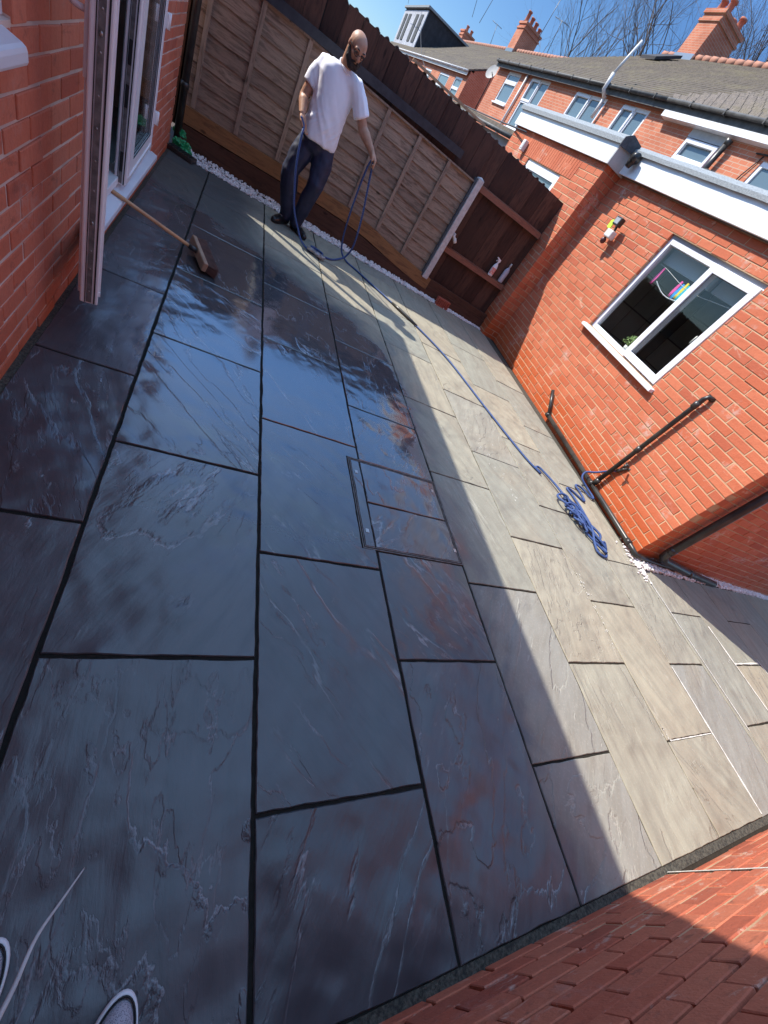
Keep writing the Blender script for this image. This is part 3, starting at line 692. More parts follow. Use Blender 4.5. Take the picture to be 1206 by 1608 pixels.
# soldier course above
mb = MB()
for i in range(24): 
    y = .55 + i*.075; mb.box(-.004, .0, y+.005, y+.070, 2.078, 2.29)
mb.build('soldier_course', M['brick_wing'], wing2)
wl = empty('wall_light', (3.98, 8.15, 2.16), AR, 'small cream box light on the brick wall above the fence', 'wall light')
mb = MB(); mb.box(-.05, 0.02, -.05, .05, -.07, .07, ch=.008); mb.build('housing', M['white_plastic'], wl)
mb = MB(); mb.box(-.055, -.049, -.03, .03, -.04, .04); mb.build('lens', M['upvc'], wl)

# sensor light on the wing wall
sn = empty('security_light', (4.10, 5.05, 1.86), AR, 'small cream security light with black sensor and lime green tag', 'security light'); sn.scale = (1, 1.05, 1.05)
mb = MB(); mb.box(-.09, -.01, -.06, .06, -.05, .03, ch=.012); mb.build('housing', M['white_plastic'], sn)
mb = MB(); mb.box(-.10, -.035, -.055, .05, .075, .16, ch=.006); mb.tube([(-.02,0,.0),(-.05,0,.09)], .014); mb.build('lamp_head', M['black_plastic'], sn)
mb = MB(); mb.box(-.105,-.0995,-.042,.037,.09,.145); mb.build('lens', mat('lens', (.35,.36,.38), .3), sn)
mb = MB(); mb.ball((-.05,.035,-.085), (.035,.03,.035), 12, 8); mb.build('sensor_eye', mat('sensor_eye', (.10,.03,.03), .4), sn)
mb = MB(); mb.extr([(-.06,.07,.02),(-.06,.14,.035),(-.06,.145,.10),(-.06,.11,.12),(-.06,.08,.09)], (.012,0,0)); mb.build('tag', mat('lime', (.55,.80,.06), .5), sn)

# things hanging and standing inside the wing window
def wing_w(x, y, z): 
    c, s_ = math.cos(AR), math.sin(AR); return (4.01 + x*c - y*s_, 1.59 + x*s_ + y*c, z)
line = empty('peg_line', wing_w(.14, 2.1, 1.90), AR, 'string of pink, blue, yellow and orange pegs hung across the inside of the window', 'peg line')
mb = MB(); mb.tube([(0, .62-1.24*i/20, .03*math.cos(i/20*2*PI)-.03) for i in range(21)], .0025, 5); mb.build('string', M['white_plastic'], line)
cols = {'pink': (.85,.08,.35), 'blue': (.03,.35,.80), 'teal': (.05,.50,.60), 'yellow': (.90,.70,.03), 'orange': (.90,.35,.03)}
pm = {k: mat('peg_'+k, v, .4) for k, v in cols.items()}
for i, (y, k) in enumerate(((.50,'pink'),(.16,'pink'),(.115,'blue'),(.08,'yellow'),(.045,'teal'),(.01,'blue'),(-.025,'yellow'),(-.06,'orange'))):
    mb = MB(); h = .155 if i else .17; z = -.05 - (i % 3)*.012
    mb.extr([(0,y-.012,z+.04),(0,y+.012,z+.04),(0,y+.022,z-h*.4),(0,y+.012,z-h*.8),(0,y+.004,z-h*.5),(0,y-.006,z-h*.8),(0,y-.020,z-h*.35)], (.012,0,0))
    tag(mb.build('peg', pm[k], line), k + ' peg')
ch = empty('bead_chain', wing_w(.145, 2.55, 1.76), AR, 'drooping white bead chain inside the window under the pegs', 'bead chain')
mb = MB()
for i in range(46): t = i/45; mb.ball((0, -.50*t, -.02*t-.05*math.sin(PI*t)), .006, 6, 4)
mb.build('beads', M['upvc'], ch)
pl = empty('potted_plant', wing_w(.17, 2.16, 1.085), AR, 'small pale green pot plant on the inside window sill', 'plant')
mb = MB(); mb.tube([(0,0,0),(0,0,.07)], [.035,.045], 14); mb.build('pot', M['white_plastic'], pl)
mb = MB(); rg = random.Random(8)
for i in range(230):
    a, b = rg.random()*2*PI, rg.random()*PI*.55; rr_ = rg.uniform(.05,.105); c = Vector((math.cos(a)*math.sin(b)*rr_, math.sin(a)*math.sin(b)*rr_*1.1, .09 + math.cos(b)*rr_))
    u = Vector((rg.uniform(-1,1), rg.uniform(-1,1), rg.uniform(-1,1))).normalized(); v = u.orthogonal().normalized(); s_ = .014
    mb.add([c-u*s_, c+v*s_*.5, c+u*s_, c-v*s_*.5], [(0,1,2,3)])
mb.build('foliage', varied('leaf_green', (.22,.34,.10), (.34,.45,.18), .6, 30), pl)

# ================================================================== FENCES
def LY(x): return 6.36 - .0745*(x + .6)      # lap fence face
def BY(x): return 6.50 - .0837*(x + .6)      # tall boards behind
fa = math.atan(-.0745); ba = math.atan(-.0837)
fence = empty('lap_fence', (-.6, 6.36, 0), fa, 'grey brown waney lap fence panels on gravel boards behind the man', 'fence')
def botz(x):
    P = [(-.6,.35),(0,.366),(.5,.38),(1.0,.395),(1.4,.39),(1.75,.36),(2.27,.275),(2.75,.22),(4.1,.215)]
    for (a, za), (b, zb) in zip(P, P[1:]):
        if x <= b: return za + (zb-za)*(x-a)/(b-a)
    return .215
def topz(x): return 1.475 - .018*(x+.6)
def panel(x0, x1, name='fence_panel'):
    mb = MB(); nb = 9
    for k in range(nb):
        jj = [random.uniform(-.008,.008) for _ in range(2)]; rnd = (random.random(), random.random(), random.random()); n = 22; vs = []
        sd = random.random()*50
        for i in range(n+1):
            x = x0 + (x1-x0)*i/n; X = x - .6
            zb, zt = botz(X), topz(X); H = (zt-zb)/nb
            lo = zb + H*k - .012 + noise.noise(Vector((x*5, sd, 0)))*.010 + jj[0]*(k > 0); hi = zb + H*(k+1) + .012
            if k == nb-1: hi = zt - .01
            vs += [(x, -.006, lo), (x, .012, hi), (x, .022, hi), (x, .008, lo)]
        fs = []
        for i in range(n):
            for a in range(4): fs.append((i*4+a, i*4+(a+1)%4, (i+1)*4+(a+1)%4, (i+1)*4+a))
        mb.add(vs, fs + [(0,1,2,3),(n*4+3,n*4+2,n*4+1,n*4)], rnd)
    return mb.build(name, M['lap'], fence)
panel(.0, 1.52); panel(1.52, 3.36)
mb = MB()
for x in (.13, .575, 1.045, 1.50, 1.99, 2.42, 2.86, 3.31):
    z0, z1 = botz(x-.6)+.005, topz(x-.6)
    mb.cur = 0
    o_b = MB(); o_b.hexa([(x-.021,-.030,z0),(x+.021,-.030,z0),(x+.021,-.004,z0),(x-.021,-.004,z0),(x-.021,-.030,z1-.02),(x+.021,-.030,z1-.02),(x+.021,.012,z1-.02),(x-.021,.012,z1-.02)])
    o_b.build('batten', M['batten'], fence)
mb = MB(); n = 12; vs = []
for i in range(n+1):
    x = 3.36*i/n; z = topz(x-.6); vs += [(x,-.034,z-.02),(x,-.034,z-.002),(x,.026,z-.002),(x,.026,z-.02)]
mb.add(vs, [(i*4+a, i*4+(a+1)%4, (i+1)*4+(a+1)%4, (i+1)*4+a) for i in range(n) for a in range(4)] + [(0,1,2,3),(n*4+3,n*4+2,n*4+1,n*4)])
mb.build('capping', M['batten'], fence)
# gravel boards: paler one above, dark wet one below
def gboard(x0, x1, fz0, fz1, y0, y1, m, nm):
    mb = MB(); n = 16; vs = []
    for i in range(n+1):
        x = x0 + (x1-x0)*i/n; w_ = noise.noise(Vector((x*4, y0, 1)))*.006
        vs += [(x,y0,fz0(x-.6)),(x,y0+w_*.3,fz1(x-.6)+w_),(x,y1,fz1(x-.6)+w_),(x,y1,fz0(x-.6))]
    mb.add(vs, [(i*4+a, i*4+(a+1)%4, (i+1)*4+(a+1)%4, (i+1)*4+a) for i in range(n) for a in range(4)] + [(0,1,2,3),(n*4+3,n*4+2,n*4+1,n*4)])
    return mb.build(nm, m, fence)
gboard(0, 3.42, lambda x: max(.0, botz(x)-.155), lambda x: botz(x)-.002, -.045, -.008, M['gravel_board'], 'gravel_board')
gboard(0, 4.62, lambda x: -.05, lambda x: max(.075, botz(x)-.165) if x < 2.2 else max(.10, botz(x)-.09), -.038, .01, M['old_plank'], 'gravel_board')
gboard(3.36, 4.58, lambda x: .10, lambda x: botz(x), -.02, .02, M['old_plank'], 'gravel_board')
post = empty('fence_post', (2.705, LY(2.705)-.02, 0), fa, 'pale concrete fence post between the lap panels and the dark boards', 'post')
mb = MB(); vs = []
mb.box(-.042, .042, -.05, .05, .19, 1.462, ch=.008); mb.add([(-.042,-.05,1.4625),(.042,-.05,1.4625),(.042,.05,1.4625),(-.042,.05,1.4625),(0,-.02,1.482),(0,.02,1.482)], [(0,1,4),(1,2,5,4),(2,3,5),(3,0,4,5)]); mb.build('shaft', M['concrete'], post)
mb = MB(); mb.box(-.068, -.046, -.03, .045, .20, 1.45); mb.build('packing_strip', M['felt_dark'], post)
# black timber rail lying along the top of the lap panels
beam = MB(); beam.hexa([(-.05,0,1.438),(2.95,-.0,1.485),(2.95,.11,1.485),(-.05,.11,1.438),(-.05,0,1.522),(2.95,0,1.565),(2.95,.11,1.565),(-.05,.11,1.522)])
o = beam.build('gutter_rail', varied('beam_black', (.010,.014,.022), (.028,.032,.042), .5, 14), None); o.location = (-.6, 6.31, 0); o.rotation_euler = (0,0,fa)
tag(o, 'blue black rail running above the lap fence in front of the tall boards', 'rail')

bf = empty('board_fence', (-.6, 6.50, 0), ba, 'tall dark brown upright board fence with two cross rails', 'fence')
mb = MB(); x = -1.9; k = 0
while x < 4.56:
    w_ = .187 + random.uniform(-.006,.006); rnd = (random.random(), random.random(), random.random()); zt = 1.853 - .004*x + random.uniform(-.006,.006)
    g = .009 if k % 2 else .004; dy = .0 if k % 2 else .012
    x1 = min(x+w_-g, 4.56)
    mb.hexa([(x,dy-.002,.15),(x1,dy-.014,.15),(x1,dy+.012,.15),(x,dy+.012,.15),(x,dy-.002,zt),(x1,dy-.014,zt),(x1,dy+.012,zt),(x,dy+.012,zt)], rnd)
    x += w_; k += 1
mb.build('boards', M['dark_board'], bf)
mb = MB(); mb.box(-1.9, 4.55, .028, .032, .1, 1.83); mb.build('backing', M['black_rubber'], bf)
for z in (.592, 1.358):
    mb = MB(); mb.hexa([(3.38,-.085,z),(4.52,-.085,z+.008),(4.52,-.015,z+.018),(3.38,-.015,z+.010),(3.38,-.070,z+.062),(4.52,-.070,z+.07),(4.52,-.015,z+.082),(3.38,-.015,z+.074)]); mb.build('rail', M['rail'], bf)
# white bracket on the fence beside the post
br = empty('pipe_bracket', (2.79, BY(2.79)-.05, .79), ba, 'white plastic pipe fitting fixed beside the concrete post', 'pipe fitting')
mb = MB(); mb.box(-.04,.035,-.03,.03,.0,.05,ch=.006); mb.tube([(0,-.03,.025),(0,-.06,.02),(.045,-.065,-.02)], .020, 10); mb.build('body', M['white_plastic'], br)
mb = MB(); mb.tube([(.03,-.06,.0),(.065,-.065,-.04)], .024, 10); mb.build('cap', M['white_plastic'], br)
mb = MB(); mb.tube([(-.02,0,.05),(-.02,0,.085)], .018, 10); mb.build('cap', M['white_plastic'], br)
# corrugated roof sheet just behind
cs = empty('corrugated_roof', (-.6, 6.56, 0), ba, 'pale corrugated roof sheet edge showing over the tall dark boards', 'roof sheet')
mb = MB()
def corr(x0, x1, za, pitch, amp):
    n = int((x1-x0)/pitch*10); vs = []
    for i in range(n+1):
        x = x0 + (x1-x0)*i/n; z = za(x) + amp*math.sin(x/pitch*2*PI)
        vs += [(x, 0, z-.004), (x, 0, z+.006), (x, 1.5, z-.30), (x, 1.5, z-.31)]
    mb.add(vs, [(i*4+a, i*4+(a+1)%4, (i+1)*4+(a+1)%4, (i+1)*4+a) for i in range(n) for a in range(4)], (.5,.5,.5), True)
corr(-1.8, 4.2, lambda x: 1.853 - .004*x, .122, .020)
mb.build('sheet', varied('corrugated', (.26,.22,.19), (.12,.09,.08), .8, 12, .3), cs)
mb = MB(); mb.box(2.05, 3.10, -.03, -.005, 1.862, 1.885); mb.build('edge_trim', varied('trim_tan', (.50,.33,.18), (.35,.22,.13), .7, 9), cs)

# bottles on the lower rail
def bottle_spray(loc, rz):
    b = empty('spray_bottle', loc, rz, 'white trigger spray bottle with a red label standing on the fence rail', 'bottle')
    mb = MB(); prof = [(0,.036,.022),(.01,.040,.026),(.12,.040,.026),(.155,.030,.02),(.18,.014,.012),(.20,.013,.012)]
    sg = 16; vs = [(a*math.cos(2*PI*k/sg), c*math.sin(2*PI*k/sg), z) for z, a, c in prof for k in range(sg)]
    mb.add(vs, [(i*sg+k, i*sg+(k+1)%sg, (i+1)*sg+(k+1)%sg, (i+1)*sg+k) for i in range(len(prof)-1) for k in range(sg)] + [tuple(range(sg))[::-1]], None, True); mb.build('body', M['upvc'], b)
    mb = MB(); mb.extr([(-.015,-.011,.20),(.02,-.011,.20),(.02,-.011,.235),(-.045,-.011,.252),(-.052,-.011,.238),(-.02,-.011,.225)], (0,.022,0)); mb.extr([(-.022,-.006,.222),(-.028,-.006,.222),(-.042,-.006,.195),(-.036,-.006,.193)], (0,.012,0)); mb.build('trigger', M['upvc'], b)
    mb = MB()
    vs = [(.041*math.cos(a), .0268*math.sin(a), z) for z in (.03,.115) for a in [PI*1.12+PI*.76*i/8 for i in range(9)]]
    mb.add(vs, [(i,i+1,10+i,9+i) for i in range(8)]); mb.build('label', varied('label_red', (.75,.06,.04), (.75,.55,.50), .4, 45), b)
    return b
bottle_spray((3.60, BY(3.60)-.052, .668), ba)
b = empty('bottle', (3.80, BY(3.80)-.052, .672), ba, 'pale grey lilac squeeze bottle standing on the rail nearest the brick wall', 'bottle')
mb = MB(); prof = [(0,.034,.022),(.012,.040,.026),(.17,.040,.026),(.20,.026,.020),(.215,.014,.014),(.232,.013,.013)]; sg = 16
mb.add([(a*math.cos(2*PI*k/sg), c*math.sin(2*PI*k/sg), z) for z, a, c in prof for k in range(sg)], [(i*sg+k, i*sg+(k+1)%sg, (i+1)*sg+(k+1)%sg, (i+1)*sg+k) for i in range(len(prof)-1) for k in range(sg)] + [tuple(range(sg))[::-1]], None, True); mb.build('body', varied('bottle_grey', (.50,.50,.58), (.40,.40,.47), .4, 14), b)
mb = MB(); mb.tube([(0,0,.232),(0,0,.275)], [.016,.011], 12); mb.build('cap', M['white_plastic'], b)
# perforated brick standing against the gravel board
ab = empty('air_brick', (3.10, LY(3.10)-.16, .0), ba+.1, 'red perforated brick standing in the gravel by the fence foot', 'brick')
mb = MB()
for i in range(7): mb.box(-.11+i*.0335, -.11+i*.0335+.018, -.03, .03, .018, .092)
mb.box(-.112,.112,-.032,.032,0,.018); mb.box(-.112,.112,-.032,.032,.092,.11); mb.build('block', varied('terracotta', (.42,.10,.06), (.30,.07,.04), .8, 20), ab)
# black channel block and green bag in the corner
cb = empty('channel_drain', (-.49, 5.90, 0), -.35, 'short black plastic drain channel lying in the corner by the house', 'drain channel')
mb = MB(); mb.box(-.10,.16,-.075,.06,.0,.045, ch=.006); mb.build('channel', M['black_plastic'], cb)
mb = MB()
for i in range(9): mb.box(-.09+i*.027,-.078+i*.027,-.06,.045,.045,.049)
mb.build('grating', M['black_rubber'], cb)
mb = MB(); rg = random.Random(4)
bm = bmesh.new(); bmesh.ops.create_icosphere(bm, subdivisions=4, radius=1)
for v in bm.verts:
    n_ = noise.noise(v.co*1.6 + Vector((3,1,2))); n2 = noise.noise(v.co*4.5); 
    v.co = Vector((v.co.x*.085, v.co.y*.055, max(v.co.z*.085,-.03))) * (1 + .75*n_ + .35*abs(n2)*2)
bm.verts.index_update(); mb.add([v.co + Vector((0,0,.05)) for v in bm.verts], [[v.index for v in f.verts] for f in bm.faces])
mb.add([v.co*.7 + Vector((-.07,.16,.16)) for v in bm.verts], [[v.index for v in f.verts] for f in bm.faces]); bm.free()
o = mb.build('plastic_bag', varied('green_plastic', (.01,.22,.07), (.02,.34,.12), .3, 9)); o.location = (-.49, 6.03, .01); o.scale = (.72,.72,.72)
tag(o, 'crumpled green plastic bag in the corner between downpipe and gravel', 'bag')

# ================================================================== BROOM
A = Vector((-.115, 3.515, .075)); Bp = Vector((-.60, 3.523, .176)); dr = (Bp-A).normalized()
bro = empty('broom', (-.06, 3.50, 0), 0, 'wooden yard broom with dark brown bristles, handle resting on the door sill', 'broom')
o0 = Vector((-.06,3.50,0))
mb = MB(); mb.tube([A - o0, A + dr*1.22 - o0], [.0125,.0135], 12); mb.tube([A+dr*1.22-o0, A+dr*1.235-o0], [.0135,.006], 12)
mb.build('handle', varied('pale_wood', (.62,.36,.18), (.50,.27,.13), .5, 9), bro)
mb = MB(); mb.tube([A - dr*.03 - o0, A + dr*.03 - o0], .018, 12); mb.build('ferrule', M['black_plastic'], bro)
hd = Vector((.17,-.50,-.03)).normalized(); side_ = (-dr - hd*(-dr).dot(hd)).normalized(); up_ = hd.cross(side_)
c0 = A - dr*.025 - o0 + Vector((.0,-.01,0))
def hb(mb, L, s0, s1, t, rnd=None, ch=None):
    P = []
    for zz in (-t, t):
        for (a, b_) in ((-L, s0), (L, s0), (L, s1), (-L, s1)): P.append(c0 + hd*a + side_*b_ + up_*zz)
    mb.hexa(P, rnd)
mb = MB(); hb(mb, .185, 0, .035, .032); mb.build('head_block', varied('block_wood', (.40,.25,.16), (.30,.18,.11), .6, 12), bro, bevel=.008)
mb = MB(); rg = random.Random(11)
for i in range(1500):
    a = rg.uniform(-.178,.178); t = rg.uniform(-.028,.028); L = rg.uniform(.070,.082); p = c0 + hd*a + side_*.033 + up_*t
    q = p + side_*L + hd*(a*.12 + rg.gauss(0,.004)) + up_*(t*.25 + rg.gauss(0,.004)); w_ = hd*.0022; z_ = up_*.0022
    mb.add([p-w_, p+w_, p+z_, q-w_*.6, q+w_*.6, q+z_*.6], [(0,1,4,3),(1,2,5,4),(2,0,3,5),(3,4,5)])
mb.build('bristles', varied('bristle', (.06,.022,.014), (.11,.045,.028), .6, 30), bro)

# ================================================================== HOSE
def gp(x, y, z=.012): return (x, y, z)
hose = empty('garden_hose', (3.35, 1.9, 0), 0, 'blue woven expandable garden hose running from the man to a tangle by the brick wing', 'hose')
hm = mat('hose_blue', (.03,.07,.28), .6); N = NT(hm); v = N.obj()
n1 = N.n('TexWave', wave_type='BANDS', bands_direction='DIAGONAL'); n1.inputs['Scale'].default_value = 60; n1.inputs['Distortion'].default_value = 3; N.l(v, n1.inputs['Vector'])
N.l(N.mix(N.ramp(n1.outputs['Fac'], .3, .7), (.014,.04,.15), (.055,.11,.29)), N.b.inputs['Base Color']); N.l(N.bump(n1.outputs['Fac'], .6, .002), N.b.inputs['Normal'])
o0 = Vector((3.35,1.9,0)); rg = random.Random(21)
mb = MB()
def hz(pts, rad=.0105, n=8): mb.tube([Vector(p) - o0 for p in spline(pts, n)], rad, 8, (.5,.5,.5))
RH, LH = (.512, 5.30, .905), (1.205, 5.225, 1.03)
hz([(.470,5.33,.955), RH, (.515,5.25,.83), (.545,5.22,.62), (.60,5.20,.42), (.66,5.20,.26), (.75,5.18,.13), (.82,5.13,.05), (.92,5.10,.014), (1.02,5.12,.012), (1.10,5.24,.012), (1.02,5.30,.012),
    (.95,5.22,.03), (1.05,5.15,.02), (1.20,5.22,.012), (1.33,5.40,.015), (1.40,5.44,.07), (1.42,5.40,.22), (1.36,5.33,.52), (1.27,5.27,.82), LH], .0105, 7)
hz([LH, (1.185,5.24,.97), (1.20,5.30,.75), (1.24,5.40,.48), (1.30,5.52,.22), (1.36,5.55,.06), (1.44,5.46,.014), (1.56,5.35,.012), (1.72,5.17,.012), (1.95,4.92,.012), (2.27,4.53,.012), (2.56,4.04,.012), (2.80,3.27,.012), (3.02,2.62,.012), (3.15,2.38,.016)], .0105, 8)
# tangle
pts = [(3.15,2.38,.016),(3.22,2.20,.02),(3.20,2.02,.03),(3.27,1.88,.03)]
cx = [(3.36,2.42),(3.30,2.20),(3.34,1.98),(3.40,1.80),(3.42,1.66),(3.40,1.56)]
hz([(3.15,2.38,.016),(3.13,2.46,.014),(3.19,2.47,.02),(3.27,2.28,.03),(3.31,2.10,.04),(3.40,2.0,.05),(3.46,1.90,.04)])
cur = [(3.46,1.90,.04)]
for i in range(46):
    t = (i % 12)/12*2*PI*(1 if (i//12) % 2 else -1) + i*.35
    k = .5+.5*math.sin(i*.55); ctr = Vector((3.285,2.02,0)).lerp(Vector((3.425,1.62,0)), k)
    rad_ = .055 + .075*rg.random()
    cur.append((ctr.x + math.cos(t)*rad_*.75 + rg.gauss(0,.012), ctr.y + math.sin(t)*rad_*1.35 + rg.gauss(0,.015), .014 + .045*rg.random()))
cur += [(3.44,1.60,.05),(3.48,1.52,.02),(3.43,1.46,.014),(3.35,1.50,.014),(3.36,1.60,.03),(3.42,1.75,.05),(3.47,1.95,.04),(3.50,2.08,.03),(3.53,2.20,.014),(3.51,2.30,.012),(3.58,2.30,.012),(3.70,2.18,.012),(3.74,2.28,.012),(3.72,2.40,.02),(3.82,2.40,.02),(3.90,2.28,.016),(3.95,2.30,.02),(3.93,2.42,.03),(3.88,2.52,.06),(3.92,2.58,.11),(4.0,2.55,.17),(4.03,2.50,.25),(4.02,2.42,.34)]
hz(cur, .0105, 7)
for dx, dy, rr_ in ((0,0,.065),(.02,-.12,.05),(-.04,.1,.07)):
    hz([(3.27+dx+math.cos(a)*rr_, 1.93+dy+math.sin(a)*rr_*1.2, .05+.015*math.sin(a*2)) for a in [i*.7 for i in range(10)]], .0105, 6)
mb.build('tube', hm, hose)
mb = MB(); p = Vector((4.02,2.42,.34)); q = Vector((4.03,2.37,.43)); mb.tube([p-o0, q-o0], .015, 10); mb.tube([p-o0, p+(q-p)*.4-o0], .019, 10); mb.tube([q-o0, Vector((4.06,2.33,.45))-o0], .012, 8); mb.build('connector', M['black_plastic'], hose)
mb = MB(); p, q = Vector((1.98,4.885,.016)), Vector((2.26,4.55,.016)); mb.tube([p-o0, p.lerp(q,.3)-o0, p.lerp(q,.7)-o0, q-o0], [.012,.021,.020,.012], 10); mb.build('joiner', M['black_plastic'], hose)
mb = MB(); mb.tube([Vector((.90,5.10,.04))-o0, Vector((1.05,5.03,.035))-o0], .02, 10); mb.box(.98-3.35,1.10-3.35,5.02-1.9,5.08-1.9,.02,.05, ch=.01); mb.build('nozzle', varied('nozzle_grey', (.55,.55,.58), (.05,.05,.06), .35, 25), hose)
mb = MB(); mb.tube([(-.045,0,.45),(-.10,0,.455)], .012, 10); mb.tube([(-.10,0,.47),(-.10,0,.43)], .016, 10); mb.tube([(-.10,-.03,.475),(-.10,.03,.475)], .006, 8)
tp = empty('garden_tap', wing_w(0, 2.33-1.59+.02, 0), AR, 'small black outdoor tap on the wing wall above the waste pipe', 'tap'); mb.build('body', M['black_plastic'], tp)

# ================================================================== TERRACES BEHIND
def far_brick(name, c1, c2, mo):
    m = mat(name, c1, .85, .2); N = NT(m); v = N.obj(); sp = N.n('SeparateXYZ'); N.l(v, sp.inputs[0])
    cb = N.n('CombineXYZ'); N.l(N.math('ADD', sp.outputs[0], sp.outputs[1]), cb.inputs[0]); N.l(sp.outputs[2], cb.inputs[1])
    b = N.n('TexBrick'); N.l(cb.outputs[0], b.inputs['Vector']); b.inputs['Scale'].default_value = 1; b.inputs['Brick Width'].default_value = .225; b.inputs['Row Height'].default_value = .075; b.inputs['Mortar Size'].default_value = .006
    b.inputs['Color1'].default_value = (*c1,1); b.inputs['Color2'].default_value = (*c2,1); b.inputs['Mortar'].default_value = (*mo,1)
    n = N.noise(v, .9, 4); N.l(N.mix(N.math('MULTIPLY', N.ramp(n, .4, .7), .4), b.outputs['Color'], tuple(x*.6 for x in c1)), N.b.inputs['Base Color']); return m
M['far_brick'] = far_brick('far_brick', (.50,.155,.085), (.58,.21,.12), (.50,.36,.27))
def tile_mat(name, c1, c2, pitch, depth):
    m = mat(name, c1, .9, .2); N = NT(m); v = N.obj(); n = N.noise(v, 1.1, 6, .7); n2 = N.noise(v, 9, 5, .7)
    sp = N.n('SeparateXYZ'); N.l(v, sp.inputs[0]); q = N.math('MULTIPLY', sp.outputs[2], 1/pitch); fr_ = N.math('FRACT', q); N.math('FLOOR', q)
    fy = N.math('FRACT', N.math('MULTIPLY', N.math('ADD', sp.outputs[1], N.math('MULTIPLY', N.math('FLOOR', q), .137)), 1/.28))
    c = N.mix(N.ramp(n2, .3, .7), c1, c2); c = N.mix(N.math('MULTIPLY', N.ramp(n, .45, .7), .5), c, (.20,.17,.10))
    N.l(c, N.b.inputs['Base Color'])
    h = N.math('ADD', N.math('MULTIPLY', fr_, -1.0), N.math('MULTIPLY', N.ramp(fy, 0, .08), .25)); h = N.math('ADD', h, N.math('MULTIPLY', n2, .5))
    N.l(N.bump(h, 1.0, depth), N.b.inputs['Normal']); return m
M['tiles_old'] = tile_mat('tiles_old', (.155,.125,.10), (.095,.078,.062), .16, .03)
M['tiles_rib'] = tile_mat('tiles_rib', (.24,.20,.175), (.18,.155,.14), .19, .14)
M['ridge_tile'] = varied('ridge_tile', (.45,.20,.13), (.30,.15,.11), .9, 5)
M['chim_pot'] = varied('chim_pot', (.50,.17,.10), (.33,.12,.08), .9, 9)
M['dark_fascia'] = varied('dark_fascia', (.04,.038,.036), (.09,.085,.08), .6, 6)
M['far_felt'] = varied('far_felt', (.03,.028,.03), (.05,.045,.05), .9, 3)

